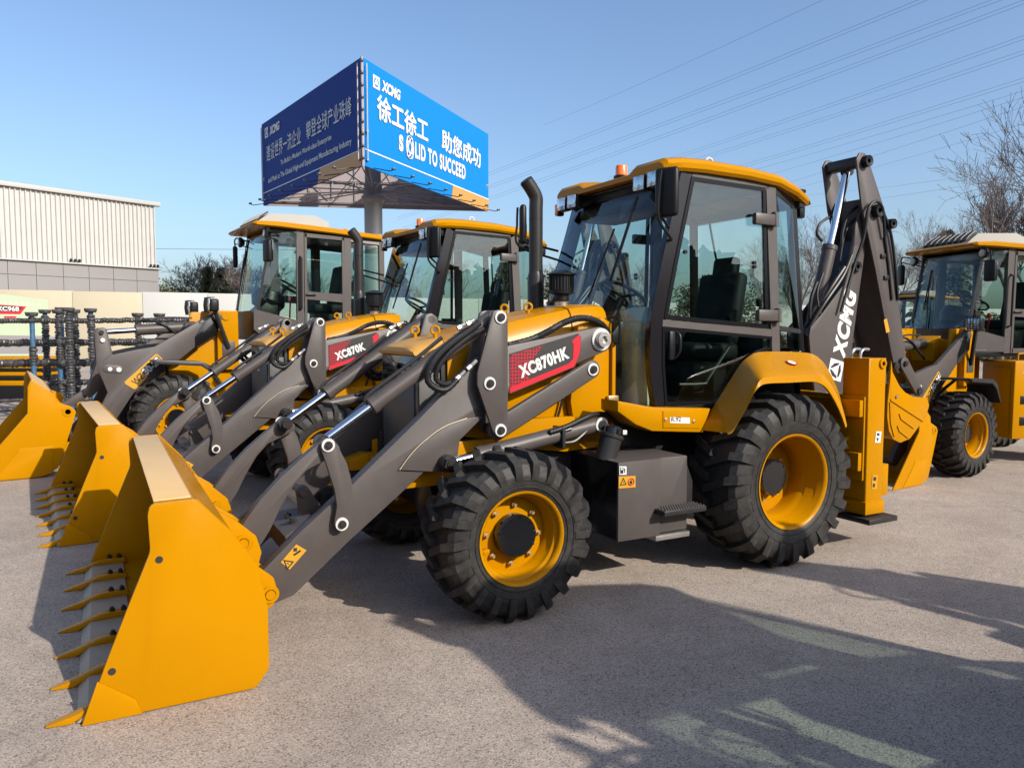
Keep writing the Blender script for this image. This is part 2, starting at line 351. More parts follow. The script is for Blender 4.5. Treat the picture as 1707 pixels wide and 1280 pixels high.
    c3 = n.new('ShaderNodeMath'); c3.operation = 'MULTIPLY'; l.new(c1.outputs[0], c3.inputs[0]); l.new(c2.outputs[0], c3.inputs[1]); c4 = n.new('ShaderNodeMath'); c4.operation = 'MULTIPLY'; c4.inputs[1].default_value = 0.6; l.new(c3.outputs[0], c4.inputs[0])
    m5 = n.new('ShaderNodeMix'); m5.data_type = 'RGBA'; m5.inputs[7].default_value = (0.07, 0.06, 0.05, 1); l.new(c4.outputs[0], m5.inputs[0]); l.new(m4.outputs[2], m5.inputs[6])
    l.new(m5.outputs[2], b.inputs['Base Color'])
    bp = n.new('ShaderNodeBump'); bp.inputs['Strength'].default_value = 0.15; bp.inputs['Distance'].default_value = 0.006; l.new(vo.outputs['Distance'], bp.inputs['Height']); l.new(bp.outputs[0], b.inputs['Normal'])
    MATS['asphalt'] = m
ground_mat()
m = M(); m.quad((-600, -600, 0), (600, -600, 0), (600, 600, 0), (-600, 600, 0)); tag(m.out('ground', 'asphalt', smooth=0), kind='structure')

mat('cream_sheet', (0.355, 0.315, 0.225), 0.6, spec=0.2, var=0.04, scale=0.6, dust=0.1, dustcol=(0.5, 0.45, 0.35))
mat('white_sheet', (0.36, 0.36, 0.345), 0.6, spec=0.2, var=0.03, scale=0.5, dust=0.08, dustcol=(0.5, 0.46, 0.38))
mat('cladding_white', (0.40, 0.395, 0.38), 0.7, spec=0.2, var=0.08, scale=0.4, dust=0.3, dustcol=(0.31, 0.29, 0.26))
mat('grey_panel', (0.20, 0.19, 0.19), 0.45, var=0.05, scale=0.5)
mat('poster_green', (0.34, 0.42, 0.27), 0.5, var=0.05, scale=0.4)
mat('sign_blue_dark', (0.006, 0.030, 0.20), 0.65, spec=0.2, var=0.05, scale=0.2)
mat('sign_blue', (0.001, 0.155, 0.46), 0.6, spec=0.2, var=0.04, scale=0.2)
mat('galvanised', (0.28, 0.27, 0.27), 0.5, metal=0.3, var=0.1, scale=1)
mat('sign_back', (0.30, 0.25, 0.25), 0.6, var=0.15, scale=0.6)
mat('steel_blue', (0.014, 0.085, 0.17), 0.5, var=0.2, scale=6, dust=0.2)
mat('greasy_black', (0.022, 0.022, 0.024), 0.45, var=0.3, scale=8, dust=0.25, bump=0.3, bscale=40)

def flat(p): return V((p.x, p.y, 0))
# hoarding of sheet panels
h0 = flat(at_depth(0, 600, 35.4)); h1 = flat(at_depth(400, 600, 40.0)); hd = (h1 - h0).normalized(); hn = V((hd.y, -hd.x, 0)); hn = hn if hn.dot(CAM - h0) > 0 else -hn
hoard = empty('hoarding', None, h0); hoard.rotation_euler = (0, 0, math.atan2(hd.y, hd.x)); sgn = 1 if V((-hd.y, hd.x, 0)).dot(hn) > 0 else -1
rng = random.Random(3); HP = 3.0; HH = 3.55
pm = {}
for mt in ('cream_sheet', 'white_sheet'):
    m = M(); m.box((HP / 2, 0, HH / 2), (HP - 0.012, 0.05, HH), 0.012); pm[mt] = m.mesh('sheet_panel', mt)
ju = (flat(at_depth(288, 600, 38.6)) - h0).dot(hd); k0 = -6; split = round(ju / HP)
for k in range(k0, 26):
    o = place(pm['cream_sheet' if k < split else 'white_sheet'], 'sheet_panel', hoard, (k * HP, rng.uniform(-0.015, 0.015), rng.uniform(-0.02, 0.02)))
postm = M().box((0, -sgn * 0.08, HH / 2), (0.08, 0.08, HH + 0.05), 0.01).mesh('fence_post', 'galvanised')
for k in range(k0, 27): place(postm, 'fence_post', hoard, (k * HP, 0, 0))
tag(hoard, 'long cream and white sheet hoarding behind the machines', 'fence')
# printed poster on the hoarding
def on_h(px, py, off=0.05):
    o = CAM - h0; d = ray(px, py); t = (off - hn.dot(o)) / hn.dot(d); return CAM + d * t
poster = M().slab([on_h(-160, 470), on_h(80, 500), on_h(80, 556), on_h(72, 600), on_h(-160, 602)], 0.01, toward=hn).out('banner', 'poster_green', smooth=0)
tag(poster, 'pale green printed banner with XC968 badge on the cream hoarding', 'banner')
def pslab(name, mt, pts, off): M().slab([on_h(*p, off) for p in pts], 0.004, toward=hn).out(name, mt, poster, smooth=0)
pslab('badge_rim', 'red_print', [(-40, 505), (44, 511), (34, 524), (-40, 523)], 0.06); pslab('badge', 'black_print', [(-40, 506), (39, 512), (31, 519.5), (-40, 518)], 0.066)
pslab('grey_band', 'grey_panel', [(-160, 556), (72, 560), (96, 562), (70, 590), (-160, 590)], 0.058)
pslab('pale_mark', 'red_print', [(7, 527), (28, 527), (26, 530), (6, 530)], 0.06)
for k in range(14): pslab('printed_window', 'console_green', [(-60 + k * 9.4, 498 + k * 0.5), (-54.5 + k * 9.4, 498.4 + k * 0.5), (-54.5 + k * 9.4, 505 + k * 0.5), (-60 + k * 9.4, 504.6 + k * 0.5)], 0.06)
t0 = on_h(-6, 518, 0.074); t1 = on_h(32, 519, 0.074); text('XC968', 'badge_lettering', 'white_print', poster, t0, (t1 - t0), V((0, 0, 1)), (t1 - t0).length, 0.21, offset=0.03)

# white warehouse
b0 = flat(at_depth(0, 400, 50.0)); b1 = flat(at_depth(259, 400, 58.4)); bd = (b1 - b0).normalized(); bn = V((bd.y, -bd.x, 0)); bn = bn if bn.dot(CAM - b0) > 0 else -bn
Lw = (b1 - b0).length; X0 = -14.0
wh = empty('warehouse', None, b0); wh.rotation_euler = (0, 0, math.atan2(bd.y, bd.x)); fs_ = 1 if V((-bd.y, bd.x, 0)).dot(bn) > 0 else -1
tag(wh, 'white ribbed metal warehouse with a grey panel band, left background', 'warehouse')
ZT, ZC, ZM = 11.1, 6.35, 5.35
m = M(); b = m.bm; pitch = 0.315; prof = []
x = X0
while x < Lw - 0.05:
    for dx, dy in ((0, 0), (0.10, 0), (0.13, 0.11), (0.19, 0.11), (0.22, 0)): prof.append((min(x + dx, Lw), fs_ * (0.03 + dy)))
    x += pitch
prof.append((Lw, fs_ * 0.03))
lo = [b.verts.new((x, y, ZC)) for x, y in prof]; hi = [b.verts.new((x, y, ZT)) for x, y in prof]
for i in range(len(prof) - 1):
    if prof[i + 1][0] - prof[i][0] > 1e-5: b.faces.new((lo[i], lo[i + 1], hi[i + 1], hi[i]))
bmesh.ops.recalc_face_normals(b, faces=b.faces[:]); m.out('cladding', 'cladding_white', wh, smooth=0)
M().box(((X0 + Lw) / 2, -fs_ * 7, ZT / 2), (Lw - X0 - 0.02, 13.98, ZT - 0.1), 0.0).out('wall_core', 'cladding_white', wh, smooth=0)
M().box(((X0 + Lw) / 2 + 0.1, fs_ * 0.10, ZT + 0.08), (Lw - X0 + 0.5, 0.42, 0.30), 0.03).out('roof_trim', 'white_sheet', wh); M().box(((X0 + Lw) / 2, -fs_ * 7, ZT + 0.1), (Lw - X0 + 0.4, 13.6, 0.2), 0.02).out('roof', 'white_sheet', wh)
M().box(((X0 + Lw) / 2 + 0.1, fs_ * 0.16, ZC - 0.03), (Lw - X0 + 0.3, 0.32, 0.10), 0.02).out('ledge', 'white_sheet', wh)
pw = 1.72; px_ = Lw + 0.12 - pw
while px_ > X0:
    for (za, zc) in ((ZM + 0.012, ZC - 0.09), (4.2, ZM - 0.012), (2.9, 4.176)): M().box((px_ + pw / 2, fs_ * 0.09, (za + zc) / 2), (pw - 0.025, 0.10, zc - za), 0.012).out('wall_panel', 'grey_panel', wh, smooth=0)
    px_ -= pw
for ux in (Lw - 0.6, Lw - 6.3):
    for j in range(3): M().lathe([(0.03, 0), (0.09, 0.05), (0.09, 0.22), (0.0, 0.24)], (ux + j * 0.28, fs_ * 0.28, ZC + 0.05), (0, fs_ * 0.3, 1), 12).out('floodlight', 'dark_paint', wh)

# ------------------------------------------------------------------ three-sided billboard
BN = at_depth(603, 95, 43.0); BNb = at_depth(603, 273, 43.0); BL = at_depth(436, 207, 57.2); BLb = at_depth(437, 340, 57.2); BR = at_depth(814, 225, 60.0); BRb = at_depth(813, 353, 60.0)
zt_, zb_ = (BN.z + BL.z + BR.z) / 3, (BNb.z + BLb.z + BRb.z) / 3
N_, L_, R__ = [V((p.x, p.y, 0)) for p in (BN, BL, BR)]; cenB = (N_ + L_ + R__) / 3
bill = empty('billboard', None, (0, 0, 0)); tag(bill, 'blue three-sided billboard on a thick steel pole behind the cabs', 'billboard')
def face(A, B, mt, name):
    d = (B - A).normalized(); n = V((d.y, -d.x, 0)); n = n if n.dot(A - cenB) > 0 else -n
    M().slab([V((A.x, A.y, zb_)), V((B.x, B.y, zb_)), V((B.x, B.y, zt_)), V((A.x, A.y, zt_))], 0.12, toward=-n).out(name, mt, bill, smooth=0); return d, n
g_ = 0.12
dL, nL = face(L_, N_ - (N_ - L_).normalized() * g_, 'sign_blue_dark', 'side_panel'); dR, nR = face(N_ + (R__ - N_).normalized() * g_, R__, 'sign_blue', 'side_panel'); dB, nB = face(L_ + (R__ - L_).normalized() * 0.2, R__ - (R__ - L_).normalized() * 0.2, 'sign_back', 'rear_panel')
def bface(d, n, A):
    H = zt_ - zb_
    def P(u, v, off=0.03): return A + d * u + n * off + V((0, 0, zb_ + v * H))
    return P, H
PL, HB = bface(dL, nL, L_); PR, HB = bface(dR, nR, N_); WL = (N_ - L_).length; WRt = (R__ - N_).length
def bslab(P, name, mt, pts, n, off): M().slab([P(u, v, off) for u, v in pts], 0.01, toward=n).out(name, mt, bill, smooth=0)
bslab(PL, 'white_stripe', 'white_print', [(0.05, 0.143), (WL - 0.2, 0.143), (WL - 0.2, 0.154), (0.05, 0.154)], nL, 0.02); bslab(PL, 'gold_corner', 'orange_sign', [(WL * 0.615, 0.0), (WL - 0.2, 0.0), (WL - 0.2, 0.14), (WL * 0.64, 0.14)], nL, 0.018)
bslab(PR, 'white_stripe', 'white_print', [(0.2, 0.15), (WRt - 0.05, 0.15), (WRt - 0.05, 0.163), (0.2, 0.163)], nR, 0.02); bslab(PR, 'gold_corner', 'orange_sign', [(WRt * 0.63, 0.0), (WRt - 0.03, 0.0), (WRt - 0.03, 0.148), (WRt * 0.645, 0.148)], nR, 0.018)
up = V((0, 0, 1))
def sign(body, P, d, W, t0, t1, v0, v1, **k): return text(body, 'sign_lettering', 'white_print', bill, P(W * t0, v0, 0.04), d, up, W * (t1 - t0), HB * (v1 - v0), **k)
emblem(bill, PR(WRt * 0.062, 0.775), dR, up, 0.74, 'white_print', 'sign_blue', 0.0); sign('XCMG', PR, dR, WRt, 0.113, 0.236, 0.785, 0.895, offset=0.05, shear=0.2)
sign('徐工徐工', PR, dR, WRt, 0.0854, 0.433, 0.50, 0.735, bold=0.045); sign('助您成功', PR, dR, WRt, 0.547, 0.909, 0.505, 0.735, bold=0.045)
sign('S', PR, dR, WRt, 0.222, 0.252, 0.28, 0.45, offset=0.06); sign('LID TO SUCCEED', PR, dR, WRt, 0.336, 0.759, 0.275, 0.45, offset=0.04, spacing=1.12)
m = M(); c_ = PR(WRt * 0.297, 0.36, 0.05)
for (a_, b_, rot) in ((0.48, 0.70, 0.0), (0.22, 0.68, 0.45), (0.22, 0.68, -0.45), (0.34, 0.40, 0.3)):
    pts = []
    for k in range(28):
        t = 2 * math.pi * k / 28; u0, v0 = a_ * math.cos(t), b_ * math.sin(t); pts.append(c_ + dR * (u0 * math.cos(rot) - v0 * math.sin(rot)) + up * (u0 * math.sin(rot) + v0 * math.cos(rot)))
    m.tube(pts, 0.032, 6, smooth=False, closed=True)
m.out('globe_mark', 'white_print', bill)
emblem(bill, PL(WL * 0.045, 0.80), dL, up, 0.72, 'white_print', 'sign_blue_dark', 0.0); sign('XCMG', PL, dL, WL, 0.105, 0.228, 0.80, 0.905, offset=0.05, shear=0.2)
sign('建设世界一流企业', PL, dL, WL, 0.064, 0.46, 0.505, 0.70); sign('攀登全球产业珠峰', PL, dL, WL, 0.515, 0.92, 0.51, 0.705)
sign('To Build a Modern World-class Enterprise', PL, dL, WL, 0.232, 0.75, 0.365, 0.44, offset=0.012); sign('and Peak at The Global High-end Equipment Manufacturing Industry', PL, dL, WL, 0.077, 0.917, 0.225, 0.305, offset=0.012)
# corner post, bottom frame, pole
m = M(); m.tube([N_ + V((0, 0, zb_ - 0.1)), N_ + V((0, 0, zt_))], 0.08, 8, smooth=False); m.out('corner_post', 'sign_back', bill)
for k in range(9):
    M().box(N_ + (N_ - cenB).normalized() * 0.07 + V((0, 0, zb_ + 0.4 + k * (zt_ - zb_ - 0.6) / 8)), (0.16, 0.16, 0.18), 0.02).out('corner_bracket', 'dark_paint', bill)
m = M(); C0 = V((at_depth(622, 330, 53.4).x, at_depth(622, 330, 53.4).y, 0))
zs = zb_ + 0.35
for (A, B) in ((N_, L_), (N_, R__), (L_, R__)):
    n_ = V(((B - A).y, -(B - A).x, 0)).normalized(); n_ = -n_ if n_.dot(A - cenB) > 0 else n_
    for zz in (zs, zs + 1.6): m.tube([A + n_ * 0.3 + V((0, 0, zz)), B + n_ * 0.3 + V((0, 0, zz))], 0.07, 6, smooth=False)
    K = 10
    for k in range(K):
        a_ = A.lerp(B, k / K) + n_ * 0.3; b_ = A.lerp(B, (k + 1) / K) + n_ * 0.3
        m.tube([a_ + V((0, 0, zs if k % 2 else zs + 1.6)), b_ + V((0, 0, zs + 1.6 if k % 2 else zs))], 0.045, 5, smooth=False); m.tube([a_ + V((0, 0, zs)), a_ + V((0, 0, zt_ - 0.3))], 0.04, 5, smooth=False)
        m.tube([a_ + V((0, 0, zs)), C0 + V((0, 0, zs))], 0.045, 5, smooth=False) if k % 2 == 0 else None
        m.tube([a_ + V((0, 0, zs)), C0.lerp(a_, 0.25) + V((0, 0, zs + 2.0))], 0.04, 5, smooth=False) if k % 3 == 0 else None
m.out('steel_truss', 'galvanised', bill)
m = M(); m.lathe([(0.62, 0), (0.62, zs + 0.4), (0.55, zs + 0.5), (0.55, zt_ - 0.8)], C0, (0, 0, 1), 28); m.lathe([(0.95, 0), (0.95, 0.3)], C0, (0, 0, 1), 24); m.lathe([(0.64, zb_ - 0.5), (0.80, zb_ - 0.3), (0.80, zb_ - 0.05), (0.62, zb_ + 0.1)], C0, (0, 0, 1), 28); m.out('pole', 'galvanised', bill)
for (A, d, n, Wd) in ((L_, dL, nL, WL), (N_, dR, nR, WRt)):
    for k in range(8):
        p = A + d * (Wd * (k + 0.5) / 8) + V((0, 0, zb_ + 0.05)); m = M(); m.tube([p, p + n * 1.1 + V((0, 0, -0.25)), p + n * 1.25 + V((0, 0, -0.2))], 0.03, 6, smooth=False); m.box(p + n * 1.3 + V((0, 0, -0.15)), (0.2, 0.2, 0.12), 0.02); m.out('sign_lamp', 'dark_paint', bill)
# ================================================================== wheels
def tyre_mesh(R, W, rim, nlug, hl=0.042):
    m = M(); h = W / 2; body = R - hl
    prof = [(rim - 0.01, -0.80 * h), (rim + 0.012, -0.90 * h), (rim + 0.04, -0.95 * h), ((rim + body) / 2, -1.0 * h), (body - 0.09, -0.985 * h), (body - 0.035, -0.90 * h), (body - 0.008, -0.74 * h), (body, -0.4 * h)]
    prof = prof + [(body + 0.003, 0)] + [(r, -y) for r, y in reversed(prof)]
    m.lathe(prof, (0, 0, 0), (0, 1, 0), seg=72, cap=False)
    # thin raised line on the sidewall
    for sg in (1, -1):
        for (fr_, rr_) in ((0.40, 0.006), (0.20, 0.004)): m.torus((0, sg * (0.985 if fr_ > 0.4 else 0.962 + (fr_ - 0.22) * 0.1) * h, 0), (0, 1, 0), rim + (body - rim) * fr_, rr_, seg=64, rs=6)
    b = m.bm; pitch = 2 * math.pi / nlug
    for side in (1, -1):
        for k in range(nlug):
            a0 = (k + (0.5 if side < 0 else 0)) * pitch
            st = []   # (y, r, ny, nr, dang, hw)
            for (fy, r, ny, nr, da, hw, hh) in ((-0.06, body, 0, 1, 0.0, 0.17, hl), (0.35, body - 0.002, 0, 1, 0.22, 0.17, hl), (0.72, body - 0.008, 0.1, 0.99, 0.48, 0.19, hl), (0.93, body - 0.045, 0.7, 0.7, 0.58, 0.215, hl * 0.80), (0.985, body - (body - rim) * 0.36, 1, 0.1, 0.62, 0.235, 0.016), (0.99, body - (body - rim) * 0.58, 1, 0, 0.64, 0.245, 0.007)):
                st.append((side * fy * h, r, side * ny, nr, da * pitch, hw * pitch, hh))
            rings = []
            for (y, r, ny, nr, da, hw, hh) in st:
                ring = []
                for (sg, up, nar) in ((-1, -0.6, 1.12), (-1, 1, 0.86), (1, 1, 0.86), (1, -0.6, 1.12)):
                    a = a0 + da + sg * hw * nar; rr = r + nr * hh * up; yy = y + ny * hh * up
                    ring.append((rr * math.cos(a), yy, rr * math.sin(a)))
                rings.append(ring)
            m.ringsweep(rings)
    return m.mesh('tyre', 'tyre_rubber', 28)
def wheel_meshes(kind):
    if kind == 'front': R, W, rim, nl = 0.505, 0.40, 0.262, 22
    elif kind == 'rear': R, W, rim, nl = 0.628, 0.50, 0.325, 22
    else: R, W, rim, nl = 0.565, 0.42, 0.285, 24
    h = W / 2; t = tyre_mesh(R, W, rim, nl)
    m = M()
    if kind == 'rear':
        prof = [(rim - 0.01, -0.80 * h), (rim - 0.02, -0.4 * h), (rim - 0.05, -0.3 * h), (rim - 0.055, 0.10 * h), (rim - 0.04, 0.3 * h), (rim - 0.028, 0.36 * h), (rim - 0.024, 0.62 * h), (rim - 0.012, 0.68 * h), (rim - 0.01, 0.86 * h), (rim + 0.004, 0.93 * h), (rim + 0.016, 0.94 * h), (rim + 0.016, 0.86 * h), (rim, 0.80 * h)]
        disc = -0.22 * h
    else:
        prof = [(rim - 0.01, -0.80 * h), (rim - 0.03, -0.4 * h), (rim - 0.045, 0.05 * h), (rim - 0.04, 0.40 * h), (rim - 0.026, 0.48 * h), (rim - 0.024, 0.66 * h), (rim - 0.010, 0.72 * h), (rim - 0.008, 0.86 * h), (rim + 0.004, 0.93 * h), (rim + 0.014, 0.94 * h), (rim + 0.014, 0.86 * h), (rim, 0.80 * h)]
        disc = 0.18 * h if kind == 'front' else -0.05 * h
    m.lathe(prof, (0, 0, 0), (0, 1, 0), seg=56, cap=False)
    m.lathe([(rim - 0.035, disc - 0.012), (rim - 0.038, disc), (0.13, disc + 0.012), (0.05, disc + 0.012), (0.0, disc + 0.012)], (0, 0, 0), (0, 1, 0), seg=56, cap=False)
    r = m.mesh('rim', 'yellow_paint', 40)
    m = M(); hr = {'front': 0.128, 'rear': 0.132}.get(kind, 0.118); ho = {'front': 0.62 * h, 'rear': 0.22 * h}.get(kind, 0.4 * h)
    m.lathe([(hr * 0.96, disc), (hr * 0.97, disc + 0.04), (hr * 0.97, ho - 0.06), (hr, ho - 0.055), (hr, ho - 0.012), (hr - 0.012, ho), (0.03, ho + 0.004), (0, ho + 0.004)], (0, 0, 0), (0, 1, 0), seg=40)
    for k in range(10):
        a = 2 * math.pi * k / 10; p = V((math.cos(a) * (hr - 0.014), ho - 0.006, math.sin(a) * (hr - 0.014))); m.cyl(p, p + V((0, 0.012, 0)), 0.007, seg=6)
    hb = m.mesh('hub', 'gloss_black', 35)
    nu = []; nn = 8
    for k in range(nn):
        a = 2 * math.pi * k / nn + 0.2; m = M(); p = V((0, 0, 0)); m.cyl(p, p + V((0, 0.028, 0)), 0.017, seg=6); m.cyl(p, p + V((0, 0.042, 0)), 0.009, seg=8)
        if k == 0: nut = m.mesh('wheel_nut', 'brass', 35)
        nu.append((nut, (math.cos(a) * (hr + 0.045), disc, math.sin(a) * (hr + 0.045))))
    a = -0.25; p = V((math.cos(a) * (rim - 0.06), disc + 0.03, math.sin(a) * (rim - 0.06))); m = M(); m.box(p, (0.05, 0.05, 0.02), 0.004); m.cyl(p, p + V((0.02, 0.035, 0.0)), 0.006)
    nu.append((m.mesh('valve_guard', 'yellow_paint', 35), None))
    return t, r, hb, nu
WM = {k: wheel_meshes(k) for k in ('front', 'rear', 'loader')}
WR = {'front': 0.505, 'rear': 0.628, 'loader': 0.565}; WW = {'front': 0.40, 'rear': 0.50, 'loader': 0.42}
def add_wheel(kind, x, yface, side, parent, spin=0.0, z=None):
    e = empty('wheel', parent, (x, side * (yface - WW[kind] / 2), (WR[kind] - 0.006) if z is None else z)); e.rotation_euler = (0, 0, 0 if side > 0 else math.pi)
    for me, nm in zip(WM[kind][:3], ('tyre', 'rim', 'hub')):
        o = place(me, nm, e); o.rotation_euler = (0, spin, 0)
    for me, p in WM[kind][3]:
        o = place(me, me.name.split('.')[0], e, None if p is None else Matrix.Rotation(spin, 3, 'Y') @ V(p)); o.rotation_euler = (0, spin, 0)
    return e
# ================================================================== shared little things
def pin(parent, x, y, z, r=0.034, side=1, ring=True, L=0.02):
    """pin head with a pale grease ring; y is the plate face"""
    m = M(); m.cyl((x, y - side * 0.03, z), (x, y + side * L, z), r * 0.72, seg=20); m.cyl((x, y + side * L, z), (x, y + side * (L + 0.004), z), r * 0.5, r * 0.42, seg=16)
    a = m.out('pin', 'dark_paint', parent)
    if ring:
        m = M(); m.lathe([(r * 0.74, 0), (r * 0.74, 0.009), (r * 1.16, 0.009), (r * 1.2, 0.004), (r * 1.2, 0)], (x, y, z), (0, side, 0), seg=28, cap=False); m.out('pin_ring', 'white_ring', parent)
    return a
def hydraulic(parent, p0, p1, rb, rr, frac, name='hydraulic_cylinder', eye=0.045, barrel_end=1):
    """barrel from p0, rod to p1"""
    p0 = V(p0); p1 = V(p1); d = (p1 - p0).normalized(); mid = p0.lerp(p1, frac)
    m = M(); m.lathe([(rb * 0.5, 0), (rb * 0.98, 0.01), (rb, 0.03), (rb, (mid - p0).length - 0.05), (rb * 1.10, (mid - p0).length - 0.048), (rb * 1.10, (mid - p0).length - 0.006), (rb * 0.9, (mid - p0).length), (rr, (mid - p0).length)], p0, d, seg=28)
    m.cyl(p0 - V((0, 0.04, 0)), p0 + V((0, 0.04, 0)), eye, seg=20)
    c = m.out(name, 'grey_paint', parent)
    m = M(); m.cyl(mid, p1 - d * 0.02, rr, seg=20); m.out('piston_rod', 'chrome', c)
    m = M(); m.cyl(p1 - V((0, 0.035, 0)), p1 + V((0, 0.035, 0)), eye, seg=20); m.out('rod_eye', 'dark_paint', c)
    return c
def sticker(parent, F, Y, quad, m='yellow_label', name='warning_label', th=0.003):
    pts = F.pts(Y, quad); o = M().prism(pts, Y, Y + th).out(name, m, parent, smooth=0); return o
def warn_triangle(parent, c, up, right, n, s):
    """small printed warning triangle"""
    c = V(c); a = c + up * s * 0.55; b1 = c - up * s * 0.4 + right * s * 0.5; b2 = c - up * s * 0.4 - right * s * 0.5; k = 0.6
    cc = (a + b1 + b2) / 3; m = M(); O = [a, b1, b2]; I = [cc + (p - cc) * k for p in O]
    for i in range(3): m.quad(O[i], O[(i + 1) % 3], I[(i + 1) % 3], I[i])
    m.quad(cc + up * s * 0.14 + right * s * 0.04, cc - up * s * 0.1 + right * s * 0.03, cc - up * s * 0.1 - right * s * 0.03, cc + up * s * 0.14 - right * s * 0.04)
    return m.out('warning_symbol', 'black_print', parent, smooth=0)
# ================================================================== backhoe loader
FA = Frame(-4.29, -4.90, 0.0)
def build_backhoe():
    F = FA; a = F.P
    root = empty('backhoe_loader')
    # ---------------- wheels and axles
    add_wheel('front', 2.19, 1.13, 1, root, 0.13); add_wheel('front', 2.19, 1.13, -1, root, 0.3)
    add_wheel('rear', 0.0, 1.13, 1, root, 0.05); add_wheel('rear', 0.0, 1.13, -1, root, 0.2)
    m = M(); m.box((2.19, 0, 0.5), (0.18, 1.5, 0.20), 0.03); m.lathe([(0.05, -0.2), (0.17, -0.16), (0.19, 0), (0.17, 0.16), (0.05, 0.2)], (2.19, 0, 0.5), (1, 0, 0), 24)
    m.out('front_axle', 'dark_paint', root)
    m = M(); m.box((0, 0, 0.62), (0.24, 1.5, 0.26), 0.04); m.lathe([(0.08, -0.26), (0.22, -0.2), (0.24, 0), (0.22, 0.2), (0.08, 0.26)], (0, 0, 0.62), (1, 0, 0), 24)
    m.out('rear_axle', 'dark_paint', root)
    # ---------------- chassis
    m = M()
    for s in (1, -1): m.prism([(2.55, 0.72), (2.55, 0.98), (1.2, 0.98), (1.2, 1.02), (-1.05, 1.02), (-1.05, 0.62), (1.4, 0.56), (2.2, 0.70)], s * 0.34, s * 0.40, 0.006)
    m.box((1.0, 0, 0.72), (2.6, 0.66, 0.26), 0.02); m.box((0.75, 0, 0.50), (1.2, 0.55, 0.25), 0.05)
    m.out('chassis', 'dark_paint', root)
    m = M()
    for s in (1, -1):
        m.prism(F.pts(0.46, [(640, 800), (672, 786), (762, 786), (758, 806), (700, 812), (645, 818)]), s * 0.30, s * 0.46, 0.006)
        m.prism([(2.58, 0.74), (2.58, 0.90), (2.30, 0.98), (2.0, 0.98), (2.0, 0.78)], s * 0.405, s * 0.44, 0.006)
        m.prism([(1.06, 0.88), (1.06, 1.10), (2.02, 1.10), (2.02, 0.93), (1.5, 0.86)], s * 0.402, s * 0.47, 0.006)
    m.box((2.46, 0, 0.86), (0.10, 0.86, 0.12), 0.01); m.box((1.75, 0, 1.0), (0.10, 0.86, 0.08), 0.01); m.box((2.62, 0, 0.80), (0.06, 0.70, 0.03), 0.005)
    m.out('front_frame', 'yellow_paint', root)
    # ---------------- hood
    def hoodsec(x, zt, hw, zb):
        half = [(hw, zb), (hw, max(zb + 0.004, zt - 0.155)), (hw - 0.004, max(zb + 0.008, zt - 0.14)), (hw - 0.03, max(zb + 0.01, zt - 0.055)), (hw - 0.06, max(zb + 0.012, zt - 0.02)), (hw - 0.14, zt - 0.002), (0.06, zt)]
        return [V((x, y, z)) for y, z in half] + [V((x, -y, z)) for y, z in reversed(half)]
    m = M(); m.loft([hoodsec(2.33, 1.640, 0.372, 1.02), hoodsec(2.1, 1.70, 0.378, 0.98), hoodsec(1.8, 1.775, 0.386, 0.98), hoodsec(1.5, 1.835, 0.392, 0.98), hoodsec(1.405, 1.852, 0.394, 0.98)])
    hood = m.out('hood', 'yellow_paint', root)
    m = M(); m.loft([hoodsec(1.397, 1.858, 0.398, 0.98), hoodsec(1.25, 1.876, 0.402, 0.98), hoodsec(1.13, 1.878, 0.404, 0.98), hoodsec(1.105, 1.866, 0.398, 0.98)]); m.out('cowl', 'yellow_paint', root)
    # front lip of the hood
    M().loft([hoodsec(2.552, 1.560, 0.345, 1.545), hoodsec(2.545, 1.578, 0.350, 1.530), hoodsec(2.50, 1.598, 0.362, 1.52), hoodsec(2.337, 1.641, 0.372, 1.53)]).out('hood_lip', 'hood_tan', hood)
    for s in (1, -1):
        M().prism([(2.0, 1.06), (2.0, 1.40), (1.45, 1.52), (1.45, 1.06)], s * 0.393, s * 0.401, 0.004).out('side_panel', 'yellow_paint', hood)
        M().prism([(1.12, 0.90), (1.12, 1.74), (1.20, 1.78), (1.40, 1.72), (1.46, 1.2), (1.40, 0.90)], s * 0.404, s * 0.47, 0.012).out('loader_tower', 'yellow_paint', root)
        M().prism([(1.105, 0.98), (1.105, 1.60), (1.135, 1.60), (1.135, 0.98)], s * 0.47, s * 0.50, 0.006).out('tower_rib', 'yellow_paint', root)
    for (x, y) in ((1.62, 0.16), (2.33, 0.17), (1.62, -0.2), (2.33, -0.2)):
        z = 1.81 if x < 2 else 1.648
        m = M(); m.torus((x, y, z + 0.042), (0.5, 1, 0), 0.026, 0.009, 20, 8); m.cyl((x, y, z - 0.02), (x, y, z + 0.02), 0.014, seg=12); m.out('lifting_eye', 'yellow_paint', hood)
    # radiator guard
    g = M().box((2.43, 0, 1.185), (0.19, 0.70, 0.70), 0.02).out('radiator_housing', 'gloss_black', root)
    M().box((2.528, 0, 1.10), (0.014, 0.60, 0.50), 0.004).out('grille', 'grille_mesh', g)
    for s in (1, -1):
        M().prism([(2.38, 0.86), (2.38, 1.42), (2.52, 1.42), (2.52, 0.86)], s * 0.352, s * 0.362, 0.003).out('side_grille', 'grille_mesh', g)
        M().prism([(2.345, 0.90), (2.345, 1.55), (2.375, 1.55), (2.375, 0.90)], s * 0.352, s * 0.374, 0.004).out('guard_post', 'dark_paint', g)
    for zz in (1.40, 1.43, 1.46): M().box((2.531, 0, zz), (0.012, 0.56, 0.012), 0.003).out('louvre', 'black_plastic', g)
    M().box((2.545, 0.0, 1.455), (0.03, 0.10, 0.04), 0.008).out('latch', 'gloss_black', g)
    emblem(g, (2.537, -0.045, 1.27), (0, 1, 0), (0, 0, 1), 0.09, n_off=0.004)
